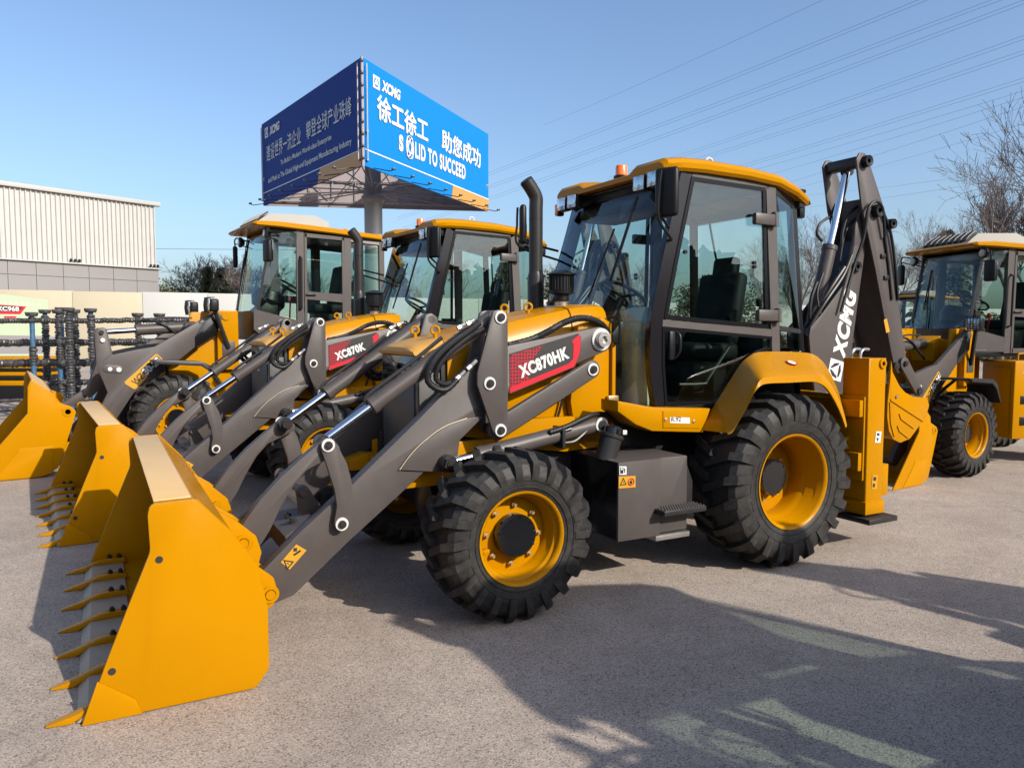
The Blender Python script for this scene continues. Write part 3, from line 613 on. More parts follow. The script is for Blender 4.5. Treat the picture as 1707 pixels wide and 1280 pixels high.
    # exhaust stack and pre-cleaner
    m = M(); bx, by = a(893, 505, -0.18)[0], -0.18
    m.tube([(bx, by, 1.80), (bx, by, 2.52)], 0.052, 20, smooth=False)
    m.tube([(bx, by, 2.515), (bx, by, 2.60), (bx, by, 2.68), (bx + 0.035, by, 2.74), (bx + 0.085, by, 2.80)], 0.052, 20, k=4)
    m.lathe([(0.062, 0), (0.062, 0.30), (0.052, 0.34)], (bx, by, 1.79), (0, 0, 1), 20); m.out('exhaust_stack', 'pipe_black', root)
    M().cyl((bx + 0.0865, by, 2.802), (bx + 0.0885, by, 2.8045), 0.047, seg=20).out('exhaust_mouth', 'hose_rubber', root)
    cx, cz = a(936, 490, 0.05); cx = cx
    m = M(); m.lathe([(0.05, 0), (0.052, 0.045), (0.057, 0.05)], (cx, 0.05, 1.85), (0, 0, 1), 24)
    pc = m.out('pre_cleaner_neck', 'steel', root)
    m = M(); m.lathe([(0.048, 0.0), (0.055, 0.01), (0.055, 0.05), (0.088, 0.06), (0.09, 0.085), (0.086, 0.09), (0.086, 0.19), (0.112, 0.195), (0.112, 0.203), (0.03, 0.232), (0, 0.234)], (cx, 0.05, 1.898), (0, 0, 1), 28); m.out('pre_cleaner', 'black_plastic', root)
    m = M()
    for k in range(26):
        an = 2 * math.pi * k / 26; m.cyl((cx + 0.089 * math.cos(an), 0.05 + 0.089 * math.sin(an), 1.985), (cx + 0.089 * math.cos(an), 0.05 + 0.089 * math.sin(an), 2.09), 0.004, seg=5)
    m.out('pre_cleaner_cage', 'black_plastic', root)

    # ---------------- front bucket
    zb = 0.006
    inner = [(4.355, 0.030), (3.80, 0.030), (3.72, 0.055), (3.672, 0.12), (3.656, 0.22), (3.662, 0.40), (3.70, 0.57), (3.79, 0.74), (3.945, 0.905), (4.085, 0.905)]
    outer = [(4.10, 0.925), (3.935, 0.928), (3.775, 0.755), (3.68, 0.58), (3.642, 0.41), (3.634, 0.22), (3.652, 0.10), (3.71, 0.03), (3.80, zb), (4.36, zb)]
    bucket = M().prism(inner + outer, -1.205, 1.205).out('front_bucket', 'yellow_paint', root)
    sp = [(4.402, zb), (4.18, zb), (3.69, zb, 0.05), (3.628, 0.09, 0.05), (3.628, 0.39), (3.672, 0.60), (3.79, 0.775), (3.935, 0.935, 0.03), (4.118, 0.930, 0.035), (4.128, 0.88, 0.05), (4.122, 0.72, 0.1), (4.20, 0.53), (4.30, 0.28)]
    for s in (1, -1):
        M().prism(sp, s * 1.206, s * 1.226, 0.003).out('side_plate', 'yellow_paint', bucket)
        M().prism([(4.41, zb - 0.002), (4.175, zb - 0.002), (4.20, 0.075), (4.345, 0.185)], s * 1.2265, s * 1.236, 0.002).out('side_cutter', 'yellow_paint', bucket)
        for (hx, hz) in ((4.10, 0.68), (4.30, 0.215)):
            M().cyl((hx - 0.012, s * 1.2255, hz), (hx - 0.012, s * 1.2275, hz), 0.016, seg=20).out('bolt_hole', 'black_print', bucket)
    for s in (1, -1): M().tube([(3.634, s * 1.2065, 0.12), (3.634, s * 1.2065, 0.39), (3.678, s * 1.2065, 0.60), (3.79, s * 1.2065, 0.768), (3.93, s * 1.2065, 0.927)], 0.007, 6, smooth=False, rib=0.15).out('weld_bead', 'yellow_paint', bucket)
    M().prism([(4.10, 0.9265), (3.945, 0.9295), (3.945, 0.937), (4.10, 0.934)], -1.16, 1.16, 0.002).out('spill_guard', 'yellow_pale', bucket)
    M().prism([(4.43, zb), (4.19, 0.0305), (4.19, 0.046), (4.385, 0.046)], -1.204, 1.204, 0.002).out('cutting_edge', 'worn_steel', bucket)
    tm = None; bmh = None
    for k in range(7):
        y = 1.165 - k * (2.33 / 6)
        if tm is None:
            m = M(); prof = [(-0.26, 0.047), (-0.245, 0.075), (-0.14, 0.082), (-0.09, 0.075), (0.0, 0.04), (0.115, 0.008), (0.112, zb - 0.003), (0.02, zb - 0.003), (-0.055, 0.046)]
            m.prism([(x, z) for x, z in prof], -0.032, 0.032, 0.006)
            for v in m.bm.verts:
                if v.co.x > 0.0: v.co.y *= max(0.45, 1 - 4.2 * v.co.x)
                elif v.co.x < -0.2: v.co.y *= 0.8
            tm = m.mesh('tooth', 'yellow_paint', 35)
            m = M()
            m.cyl((0, 0, 0.072), (0, 0, 0.096), 0.017, seg=6); m.cyl((0, 0, 0.094), (0, 0, 0.106), 0.010, seg=10)
            bmh = m.mesh('tooth_bolt', 'dark_paint', 35)
        place(tm, 'tooth', bucket, (4.43, y, 0)); [place(bmh, 'tooth_bolt', bucket, (4.43 + bx_, y, 0)) for bx_ in (-0.215, -0.155)]
    lug = F.pts(0.62, [(318, 836), (352, 846), (397, 870, 0.01), (427, 893, 0.03), (436, 920, 0.03), (430, 944, 0.01), (456, 962, 0.03), (463, 985, 0.03), (456, 1008, 0.03), (440, 1018), (415, 985), (360, 900)])
    lp1 = a(405, 905, 0.62); lp2 = a(450, 990, 0.62)
    for s in (1, -1):
        for (y0, y1) in ((0.60, 0.625), (0.43, 0.455)): M().prism(lug, s * y0, s * y1, 0.004).out('bucket_lug', 'yellow_paint', bucket)
        for lp in (lp1, lp2):
            m = M(); m.cyl((lp[0], s * 0.40, lp[1]), (lp[0], s * 0.642, lp[1]), 0.026, seg=18); m.lathe([(0.03, 0), (0.03, 0.010), (0.046, 0.010), (0.05, 0.003), (0.05, 0)], (lp[0], s * 0.625, lp[1]), (0, s, 0), 24, cap=False); m.out('lug_pin', 'yellow_paint', bucket)
    # ---------------- loader arms and linkage
    arm = F.pts(0.58, [(1000, 545), (1012, 549, 0.03), (1020, 566, 0.06), (1013, 584, 0.03), (846, 656), (806, 693), (764, 735), (706, 788), (583, 901), (490, 992, 0.04), (452, 1008, 0.05), (428, 990, 0.05), (434, 955, 0.03), (500, 887), (590, 805), (700, 697), (800, 594, 0.05), (846, 577)])
    gus = F.pts(0.58, [(666, 783), (686, 756), (710, 733), (741, 711), (778, 697), (804, 694), (765, 733), (758, 787)])
    P1 = a(1004, 566, 0.60); P2 = a(992, 616, 0.66); P3 = a(992, 706, 0.60); T1 = a(834, 529, 0.66); T2 = a(816, 639, 0.66); T3 = a(834, 717, 0.66)
    K1 = a(549, 743, 0.66); K2 = a(572, 875, 0.66); R1 = a(747, 772, 0.64)
    lever = F.pts(0.66, [(822, 519, 0.03), (834, 516, 0.03), (846, 525, 0.03), (847, 540), (847, 715), (846, 726, 0.02), (834, 730, 0.03), (823, 722, 0.02), (796, 642, 0.02), (796, 622, 0.02)])
    guide = F.pts(0.66, [(536, 746, 0.04), (549, 731, 0.04), (562, 738, 0.03), (581, 773), (590, 808), (588, 875, 0.03), (573, 888, 0.04), (559, 876, 0.03), (564, 845), (560, 818), (548, 780)])
    banana = F.pts(0.54, [(536, 730, 0.03), (552, 730, 0.03), (566, 748, 0.03), (548, 760, 0.03), (508, 781), (486, 806), (466, 840), (447, 880), (425, 915, 0.03), (403, 925, 0.04), (388, 905, 0.04), (403, 868), (432, 828), (465, 792), (500, 760)])
    for s in (1, -1):
        A_ = M().prism(arm, s * 0.49, s * 0.58, 0.006).out('lift_arm', 'grey_paint', root)
        M().prism(gus, s * 0.5805, s * 0.594, 0.003).out('arm_gusset', 'grey_paint', A_)
        wl = [V((p[0], s * 0.596, p[1])) for p in F.pts(0.595, [(666, 783), (686, 756), (710, 733), (741, 711), (778, 697)])]
        M().tube(wl, 0.0035, 6).out('weld_seam', 'worn_steel', A_)
        m = M(); m.cyl((P1[0], s * 0.40, P1[1]), (P1[0], s * 0.61, P1[1]), 0.05, seg=24); m.lathe([(0.02, 0), (0.024, 0.02), (0.05, 0.02), (0.052, 0.0)], (P1[0], s * 0.61, P1[1]), (0, s, 0), 24, cap=True); m.out('pivot_boss', 'steel', A_)
        m = M(); m.lathe([(0.052, 0), (0.052, 0.012), (0.075, 0.012), (0.078, 0)], (P1[0], s * 0.581, P1[1]), (0, s, 0), 28, cap=False); m.out('pin_ring', 'white_ring', A_)
        L_ = M().prism(lever, s * 0.635, s * 0.66, 0.005).out('tilt_lever', 'grey_paint', root)
        M().prism(lever, s * 0.455, s * 0.48, 0.005).out('inner_lever_plate', 'grey_paint', L_)
        for T in (T1, T2, T3): pin(L_, T[0], s * 0.66, T[1], 0.034, s)
        for T in (T1, T2, T3): M().cyl((T[0], s * 0.455, T[1]), (T[0], s * 0.655, T[1]), 0.03, seg=16).out('lever_pin_shaft', 'dark_paint', L_)
        d = V((P2[0] - T3[0], 0, P2[1] - T3[1]))
        lk = M().prism(link_poly(T3, P2, 0.066, 0.062), s * 0.588, s * 0.632, 0.010, 3).out('levelling_link', 'grey_paint', root)
        pin(lk, P2[0], s * 0.632, P2[1], 0.036, s)
        m = M(); m.cyl((P2[0], s * 0.42, P2[1]), (P2[0], s * 0.63, P2[1]), 0.03, seg=16); m.out('link_shaft', 'dark_paint', lk)
        gd = M().prism(guide, s * 0.60, s * 0.632, 0.005).out('guide_lever', 'grey_paint', root)
        for K in (K1, K2): pin(gd, K[0], s * 0.632, K[1], 0.032, s)
        m = M(); m.cyl((K1[0], s * 0.44, K1[1]), (K1[0], s * 0.63, K1[1]), 0.028, seg=16); m.out('guide_shaft', 'dark_paint', gd); M().cyl((K2[0], s * 0.44, K2[1]), (K2[0], s * 0.63, K2[1]), 0.028, seg=16).out('guide_shaft', 'dark_paint', gd)
        M().prism(banana, s * 0.535, s * 0.596, 0.006).out('bucket_link', 'grey_paint', root)
        # tilt cylinder
        q0 = V((T1[0], s * 0.545, T1[1])); q1 = V((K1[0], s * 0.50, K1[1]))
        tcy = hydraulic(root, q0, q1, 0.050, 0.028, 0.735, 'tilt_cylinder')
        # its oil pipe and hoses
        dn = (q1 - q0).normalized(); nrm = V((-dn.z, 0, dn.x)); nrm = nrm if nrm.z > 0 else -nrm
        M().tube([q0 + dn * 0.35 + nrm * 0.085, q0 + dn * 0.6 + nrm * 0.072, q0 + dn * 0.92 + nrm * 0.066, q0 + dn * 0.955 + nrm * 0.03], 0.012, 8).out('oil_pipe', 'pipe_black', tcy)
        def hp(px, py, Y): x, z = a(px, py, Y); return V((x, s * Y, z))
        M().tube([hp(800, 538, 0.60), hp(775, 556, 0.60), hp(745, 578, 0.61), hp(722, 603, 0.62), hp(713, 632, 0.62), hp(727, 647, 0.62), hp(745, 648, 0.62), hp(762, 632, 0.62)], 0.021, 10, rib=0.07).out('hydraulic_hose', 'hose_rubber', tcy)
        M().tube([hp(806, 548, 0.63), hp(782, 562, 0.63), hp(752, 586, 0.635), hp(731, 612, 0.635), hp(727, 632, 0.63), hp(740, 640, 0.625), hp(752, 636, 0.62)], 0.016, 10, rib=0.07).out('hydraulic_hose', 'hose_rubber', tcy)
        for (p, q) in (((760, 633), (775, 619)), ((779, 616), (794, 601)), ((763, 548), (775, 540)), ((778, 541), (790, 534))):
            A0 = hp(*p, 0.62); B0 = hp(*q, 0.62); m = M(); m.cyl(A0, B0, 0.014, seg=10); m.cyl(A0, A0.lerp(B0, 0.4), 0.019, seg=6); m.out('hose_fitting', 'steel', tcy)
        # lift cylinder
        lc = hydraulic(root, (P3[0], s * 0.63, P3[1]), (R1[0], s * 0.64, R1[1]), 0.052, 0.03, 0.83, 'lift_cylinder', eye=0.05)
        pin(lc, P3[0], s * 0.675, P3[1], 0.042, s)
        m = M(); m.cyl((P3[0], s * 0.40, P3[1]), (P3[0], s * 0.67, P3[1]), 0.036, seg=16); m.out('cylinder_pin', 'dark_paint', lc); m = M(); m.cyl((R1[0], s * 0.57, R1[1]), (R1[0], s * 0.70, R1[1]), 0.048, seg=6); m.cyl((R1[0], s * 0.70, R1[1]), (R1[0], s * 0.708, R1[1]), 0.030, seg=20); m.out('cylinder_pin', 'dark_paint', lc)
        M().tube([hp(916, 721, 0.68), hp(945, 711, 0.69), hp(968, 700, 0.68), hp(990, 691, 0.66), hp(1012, 692, 0.6), hp(1030, 706, 0.5)], 0.018, 10, rib=0.07).out('hydraulic_hose', 'hose_rubber', lc)
        M().tube([hp(942, 738, 0.68), hp(958, 735, 0.69), hp(975, 721, 0.68), hp(985, 712, 0.66)], 0.011, 8).out('oil_pipe', 'pipe_black', lc)
        m = M(); p_ = hp(932, 728, 0.64); m.box(p_, (0.025, 0.13, 0.14), 0.006); q_ = hp(938, 718, 0.68); m.cyl(q_, q_ + V((-0.06, 0, 0.012)), 0.017, seg=8); m.out('hose_clamp', 'dark_paint', lc)
        # hose running along the top of the arm
        M().tube([hp(846, 576, 0.54), hp(868, 571, 0.53), hp(890, 564, 0.53), hp(915, 552, 0.53), hp(938, 539, 0.53), hp(962, 531, 0.52), hp(985, 532, 0.51), hp(1003, 541, 0.50), hp(1014, 555, 0.46)], 0.022, 10, rib=0.08).out('hydraulic_hose', 'hose_rubber', A_)
        m = M(); A0 = hp(848, 579, 0.53); B0 = hp(896, 565, 0.53); m.cyl(A0, B0, 0.009, seg=8); m.cyl(hp(879, 570, 0.53), hp(895, 565, 0.53), 0.017, seg=8); m.out('hose_fitting', 'steel', A_)
    # small door opening cable behind the links
    x0 = [V((p[0], 0.43, p[1])) for p in F.pts(0.43, [(938, 662), (934, 680), (928, 700), (922, 712)])]
    M().tube(x0, 0.009, 8).out('rubber_cable', 'hose_rubber', root)
    # torsion box between the arms
    m = M(); c0 = a(520, 880, 0.3); m.prism([(c0[0] + 0.16, c0[1] - 0.14), (c0[0] + 0.20, c0[1] + 0.02), (c0[0] + 0.04, c0[1] + 0.11), (c0[0] - 0.13, c0[1] + 0.02), (c0[0] - 0.05, c0[1] - 0.16)], -0.486, 0.486, 0.01)
    tb = m.out('arm_crossmember', 'grey_paint', root)
    n0 = V((c0[0] + 0.12, 0, c0[1] + 0.066))
    for yy in (0.22, 0.36, -0.22, -0.36):
        m = M(); dz = V((0.48, 0, 0.87)).normalized(); m.cyl(n0 + V((0, yy, 0)), n0 + V((0, yy, 0)) + dz * 0.02, 0.022, seg=6); m.cyl(n0 + V((0, yy, 0)) + dz * 0.02, n0 + V((0, yy, 0)) + dz * 0.035, 0.012, seg=10); m.out('crossmember_bolt', 'dark_paint', tb)
    m = M(); c1 = a(503, 818, 0.30)
    for s in (1, -1): m.prism(link_poly(c1, (c0[0] - 0.02, c0[1] + 0.02), 0.04, 0.09), s * 0.30, s * 0.33, 0.005)
    m.cyl((c1[0], -0.36, c1[1]), (c1[0], 0.36, c1[1]), 0.026, seg=16); m.out('crossmember_lug', 'grey_paint', tb)
    w_ = F.pts(0.584, [(468, 937), (494, 907), (511, 917), (483, 949)]); wl_ = M().prism(w_, 0.5805, 0.5835).out('warning_label', 'yellow_label', root, smooth=0)
    cA = a(479, 938, 0.58); ux = V((w_[1][0] - w_[0][0], 0, w_[1][1] - w_[0][1])).normalized(); uy = V((w_[0][0] - w_[3][0], 0, w_[0][1] - w_[3][1])).normalized()
    warn_triangle(wl_, V((cA[0], 0.5845, cA[1])), uy, ux, None, 0.06)
    cB = a(495, 921, 0.58); m = M(); m.box((cB[0], 0.5842, cB[1]), (0.045, 0.0006, 0.012), 0, Matrix.Rotation(0.5, 3, 'Y')); m.box((cB[0] + 0.01, 0.5842, cB[1] + 0.02), (0.02, 0.0006, 0.02)); m.out('warning_symbol', 'black_print', wl_, smooth=0)
    # model decal on the arm (near side) -> children of an empty-like base plate
    dec = M().prism(F.pts(0.583, [(849, 590), (964, 556), (969, 562), (967, 592), (957, 612), (850, 657)]), 0.5803, 0.5822).out('model_decal', 'black_print', root, smooth=0)
    M().prism(F.pts(0.583, [(850, 592), (905, 576), (888, 600), (880, 640), (850, 652)]), 0.5822, 0.5834).out('hexagon_print', 'hex_print', dec, smooth=0)
    M().prism(F.pts(0.583, [(850, 646), (948, 606), (955, 598), (956, 574), (953, 569), (966, 557), (968, 566), (966, 590), (957, 611), (850, 655)]), 0.5836, 0.5846).out('red_swoosh', 'red_print', dec, smooth=0)
    t0 = a(869, 631, 0.585); t1 = a(950, 597, 0.585); up0 = a(865, 612, 0.585)
    xd = V((t1[0] - t0[0], 0, t1[1] - t0[1])); L = xd.length
    yd = V((0, 1, 0)).cross(-xd.normalized()); yd = yd if yd.z > 0 else -yd
    root['decal'] = [t0[0], 0.5856, t0[1], xd.x, xd.z, L]
    # ---------------- fuel tank, filler, step
    tx0, tx1 = a(1031, 769, 0.95)[0], a(1150, 760, 0.95)[0]; xm = a(1102, 766, 0.95)[0]
    tk = M().prism([(tx0, 0.335), (tx0, 0.850), (xm, 0.850), (xm, 0.335)], 0.30, 0.952, 0.008).out('fuel_tank', 'grey_paint', root)
    M().prism([(xm - 0.001, 0.345), (xm - 0.001, 0.847), (tx1, 0.847, 0.01), (tx1 - 0.005, 0.345)], 0.34, 0.925, 0.006).out('tank_rear_section', 'grey_paint', tk)
    M().prism([(tx0 + 0.001, 0.35), (tx0 + 0.001, 0.845), (tx0 + 0.006, 0.845), (tx0 + 0.006, 0.35)], 0.305, 0.945, 0.001).out('tank_front_panel', 'gloss_black', tk)
    m = M(); m.prism([(xm + 0.035, 0.30), (xm + 0.035, 0.335), (tx1 - 0.01, 0.335), (tx1 - 0.01, 0.30)], 0.35, 0.95, 0.004); m.out('tank_cradle', 'steel', tk)
    fb = V((a(1008, 752, 0.75)[0], 0.75, 0.83)); ft = V((a(1024, 712, 0.75)[0], 0.75, a(1024, 712, 0.75)[1]))
    dd = (ft - fb).normalized(); m = M(); LL = (ft - fb).length
    m.lathe([(0.072, 0), (0.072, LL - 0.075), (0.08, LL - 0.07), (0.08, LL - 0.05), (0.07, LL - 0.045)], fb, dd, 28); fl = m.out('filler_neck', 'pipe_black', tk)
    m = M(); m.lathe([(0.062, 0), (0.066, 0.005), (0.064, 0.04), (0.05, 0.055), (0, 0.058)], fb + dd * (LL - 0.047), dd, 24); m.out('filler_cap', 'gloss_black', tk)
    m = M(); p_ = fb + dd * (LL - 0.02) + V((-0.085, 0, -0.02)); m.box(p_, (0.035, 0.03, 0.03), 0.005); m.out('filler_latch', 'white_ring', tk)
    sx0, sx1 = a(1102, 862, 1.02)[0], a(1172, 848, 1.02)[0]; sz = a(1140, 850, 1.02)[1]
    st = M().box(((sx0 + sx1) / 2, 0.99, sz), (sx0 - sx1, 0.13, 0.035), 0.006).out('step', 'dark_paint', tk)
    m = M()
    for i in range(16):
        for j in range(4):
            x = sx1 + 0.02 + (sx0 - sx1 - 0.04) * i / 15; y = 0.945 + 0.033 * j; m.cyl((x, y, sz + 0.0175), (x, y, sz + 0.028), 0.008, 0.005, seg=8)
    m.out('step_tread', 'grey_paint', st)
    M().prism([(sx1, sz - 0.02), (sx1, sz + 0.16), (sx1 + 0.06, sz + 0.30), (sx1 + 0.10, sz + 0.30), (sx1 + 0.10, sz - 0.12)], 0.90, 0.912, 0.002).out('step_bracket', 'dark_paint', st)
    sticker(tk, F, 0.953, [(1032, 777), (1044, 777), (1044, 791), (1032, 791)], 'white_print', 'fuel_label')
    def mark(name, mt, par, Y, polys):
        for i, pl in enumerate(polys): M().prism(F.pts(Y, pl), Y, Y + 0.001).out(name, mt, par, smooth=0)
    mark('fuel_symbol', 'black_print', tk, 0.957, [[(1034, 779), (1039, 779), (1039, 789), (1034, 789)], [(1040, 780), (1042, 781), (1042, 788), (1041, 788)]])
    mark('fuel_symbol', 'white_print', tk, 0.9585, [[(1035, 780), (1038, 780), (1038, 783), (1035, 783)]])
    wl_ = sticker(tk, F, 0.953, [(1031, 794), (1059, 793), (1059, 812), (1031, 814)])
    cA = a(1039, 803, 0.957); warn_triangle(wl_, V((cA[0], 0.957, cA[1])), V((0, 0, 1)), V((-1, 0, 0)), None, 0.055)
    cB = a(1052, 803, 0.957); M().torus((cB[0], 0.9572, cB[1]), (0, 1, 0), 0.022, 0.004, 24, 4).out('no_flame_ring', 'red_print', wl_); M().prism([(cB[0] - 0.008, cB[1] - 0.014), (cB[0] + 0.008, cB[1] - 0.014), (cB[0] + 0.012, cB[1]), (cB[0], cB[1] + 0.016), (cB[0] - 0.01, cB[1])], 0.9565, 0.9572).out('flame_symbol', 'black_print', wl_, smooth=0)
    # ---------------- cab
    def cy(z): return 0.748 - 0.042 * (z - 1.2)
    def cp(px, py, s=1, d=0.0): x, z = a(px, py, 0.715); return V((x, s * (cy(z) + d), z))
    cab = M().box((0.2, 0, 1.06), (1.45, 1.36, 0.10), 0.01).out('cab_floor', 'black_plastic', root)
    apl = [(1087, 677), (1080, 606), (1086, 524), (1103, 443), (1123, 362), (1141, 285)]; apr = [(1105, 677), (1103, 606), (1109, 524), (1126, 443), (1145, 362), (1161, 287)]
    for s in (1, -1):
        inw = (0, -s, 0)
        L3 = catmull([cp(p[0], p[1], s) for p in apl], 4); R3 = catmull([cp(p[0], p[1], s) for p in apr], 4)
        rings = []
        for p, q in zip(L3, R3):
            o1 = V((0, -s * 0.055, 0)); rings.append([p, q, q + o1, p + o1])
        M().loft(rings).out('front_pillar', 'pillar_black', cab)
        M().slab([cp(*p, s) for p in ((1283, 306), (1299, 309), (1297, 600), (1284, 592))], 0.05, toward=V((0, -s, 0))).out('door_pillar', 'grey_paint', cab)
        yb = -0.10
        M().slab([cp(1341, 330, s, yb), cp(1350, 333, s, yb), cp(1355, 592, s, yb), cp(1346, 592, s, yb)], 0.05, toward=V((0, -s, 0))).out('rear_pillar', 'pillar_black', cab)
        M().slab([cp(1141, 280, s), cp(1150, 270, s), cp(1285, 299, s), cp(1299, 303, s), cp(1283, 316, s), cp(1156, 294, s)], 0.05, toward=V((0, -s, 0))).out('top_rail', 'grey_paint', cab)
        M().slab([cp(1299, 303, s), cp(1350, 330, s, yb), cp(1343, 343, s, yb), cp(1297, 320, s)], 0.04, toward=V((0, -s, 0))).out('rear_top_rail', 'dark_paint', cab)
        # door: frame, mid rail, panes
        door = M().slab([cp(1103, 533, s, 0.004), cp(1283, 549, s, 0.004), cp(1283, 561, s, 0.004), cp(1102, 544, s, 0.004)], 0.035, toward=V((0, -s, 0))).out('door', 'grey_paint', cab)
        up = [(1158, 293), (1281, 312), (1278, 548), (1106, 532), (1107, 520), (1124, 440), (1142, 362)]
        def frame_of(poly, wd, name, d0=0.006):
            P3 = [cp(*p, s, d0) for p in poly]; cc = sum(P3, V()) / len(P3); I3 = []
            n = len(P3)
            for i in range(n):
                e0 = (P3[i] - P3[i - 1]).normalized(); e1 = (P3[(i + 1) % n] - P3[i]).normalized(); t = (e1 - e0)
                if t.length < 0.05: t = cc - P3[i]
                t.normalize()
                if t.dot(cc - P3[i]) < 0: t = -t
                sn = max(0.35, abs(e1.cross(t).length)); I3.append(P3[i] + t * wd / sn)
            m = M(); th = V((0, -s * 0.02, 0)); b = m.bm
            A0 = [b.verts.new(p) for p in P3]; A1 = [b.verts.new(p) for p in I3]; B0 = [b.verts.new(p + th) for p in P3]; B1 = [b.verts.new(p + th) for p in I3]; fs = []
            for i in range(n):
                j = (i + 1) % n
                fs += [b.faces.new((A0[i], A0[j], A1[j], A1[i])), b.faces.new((B0[i], B1[i], B1[j], B0[j])), b.faces.new((A1[i], A1[j], B1[j], B1[i])), b.faces.new((A0[i], B0[i], B0[j], A0[j]))]
            bmesh.ops.recalc_face_normals(b, faces=fs); m.out(name, 'seal_black', door); return I3
        I3 = frame_of(up, 0.030, 'upper_seal')
        M().slab([p + V((0, -s * 0.006, 0)) for p in I3], 0.005, toward=V((0, -s, 0))).out('upper_pane', 'window_glass', door, smooth=0)
        lo = [(1102, 545), (1284, 561), (1282, 582), (1262, 588), (1246, 598), (1232, 617), (1185, 672), (1103, 674), (1100, 610)]
        I3 = frame_of(lo, 0.020, 'lower_seal')
        M().slab([p + V((0, -s * 0.006, 0)) for p in I3], 0.005, toward=V((0, -s, 0))).out('lower_pane', 'window_glass', door, smooth=0)
        # rear quarter panes
        M().slab([cp(1301, 318, s, -0.012), cp(1341, 341, s, yb + 0.012), cp(1346, 548, s, yb + 0.012), cp(1299, 543, s, -0.012)], 0.005, toward=V((0, -s, 0))).out('quarter_pane', 'window_glass', cab, smooth=0)
        M().slab([cp(1299, 543, s, -0.006), cp(1347, 549, s, yb + 0.015), cp(1347, 556, s, yb + 0.015), cp(1298, 551, s, -0.006)], 0.03, toward=V((0, -s, 0))).out('quarter_rail', 'dark_paint', cab)
        M().slab([cp(1298, 552, s, -0.012), cp(1347, 557, s, yb + 0.012), cp(1347, 590, s, yb + 0.012), cp(1298, 590, s, -0.012)], 0.005, toward=V((0, -s, 0))).out('lower_quarter_pane', 'window_glass', cab, smooth=0)
        # hinges, handle, studs
        for py in (366, 526):
            m = M(); c = cp(1272, py, s, 0.03); m.box(c, (0.20, 0.045, 0.085), 0.012); m.cyl(cp(1291, py - 12, s, 0.03), cp(1291, py + 12, s, 0.03), 0.024, seg=14); m.out('door_hinge', 'grey_paint', door)
        m = M(); c = cp(1115, 576, s, 0.012); m.box(c, (0.055, 0.03, 0.20), 0.012); m.tube([cp(1120, 553, s, 0.02), cp(1123, 560, s, 0.05), cp(1122, 585, s, 0.05), cp(1118, 597, s, 0.02)], 0.010, 8); m.out('door_handle', 'black_plastic', door)
        for q in ((1258, 438), (1258, 445), (1143, 420)):
            m = M(); c = cp(*q, s, 0.006); m.cyl(c - V((0, s * 0.012, 0)), c + V((0, s * 0.008, 0)), 0.014, seg=14); m.out('glass_stud', 'black_plastic', door)
        # yellow sill under the door
        sill = M().prism(F.pts(0.80, [(1030, 668), (1090, 679), (1185, 681), (1172, 721), (1088, 719), (1060, 708), (1030, 686)]), s * 0.60, s * 0.80, 0.012).out('cab_sill', 'yellow_paint', root)
        if s > 0:
            M().prism(F.pts(0.802, [(1105, 685), (1170, 685), (1166, 714), (1105, 713)]), 0.8005, 0.806, 0.004).out('sill_plate', 'yellow_paint', sill)
            M().prism(F.pts(0.808, [(1117, 695), (1150, 696), (1150, 706), (1117, 705)]), 0.8065, 0.8085).out('number_label', 'white_print', sill, smooth=0)
            t_ = a(1119, 703, 0.809); text('R.92', 'label_print', 'black_print', sill, (t_[0], 0.8095, t_[1]), (-1, 0, -0.02), (0, 0, 1), 0.085, 0.032, offset=0.01)
            for q in ((1110, 699), (1157, 702)):
                c = a(*q, 0.81); m = M(); m.lathe([(0.014, 0), (0.012, 0.006), (0.0, 0.009)], (c[0], 0.8065, c[1]), (0, 1, 0), 14); m.out('sill_stud', 'brass', sill)
    # windscreen (front) and rear window as bowed panes
    def bowed(name, pl, par, bulge, th=0.005, nu=10, mt='window_glass', x_in=0.0):
        m = M(); b = m.bm; g = []
        for p in pl:
            row = []
            for k in range(nu + 1):
                t = -1 + 2 * k / nu; row.append(b.verts.new((p.x + bulge * (1 - t * t) + x_in, p.y * 0.985 * t, p.z)))
            g.append(row)
        fs = [b.faces.new((g[i][k], g[i][k + 1], g[i + 1][k + 1], g[i + 1][k])) for i in range(len(g) - 1) for k in range(nu)]
        bmesh.ops.solidify(b, geom=fs, thickness=th); bmesh.ops.recalc_face_normals(b, faces=b.faces[:]); return m.out(name, mt, par, smooth=40)
    ws = bowed('windscreen', catmull([cp(p[0], p[1]) for p in apl], 2), cab, 0.055)
    rz = [V((-0.60, 0.62, 1.55)), V((-0.62, 0.61, 2.1)), V((-0.60, 0.60, 2.66))]
    bowed('rear_window', rz, cab, -0.03)
    M().box((-0.60, 0, 1.50), (0.06, 1.26, 0.10), 0.01).out('rear_rail', 'dark_paint', cab); M().box((-0.57, 0, 2.68), (0.06, 1.24, 0.08), 0.01).out('rear_header', 'dark_paint', cab)
    M().box((0.735, 0, 2.745), (0.05, 1.30, 0.10), 0.01).out('front_header', 'black_plastic', cab)
    M().box((-0.58, 0, 1.28), (0.05, 1.25, 0.42), 0.01).out('rear_bulkhead', 'black_plastic', cab)
    # wiper
    W0 = a(985, 490, 0.25); m = M(); m.tube([(1.085, 0.12, 1.93), (1.03, 0.22, 2.2), (0.985, 0.30, 2.42)], 0.008, 6); m.box((0.945, 0.36, 2.34), (0.016, 0.022, 0.62), 0.004, Matrix.Rotation(-0.20, 3, 'Y') @ Matrix.Rotation(-0.25, 3, 'X')); m.out('wiper', 'black_plastic', cab)
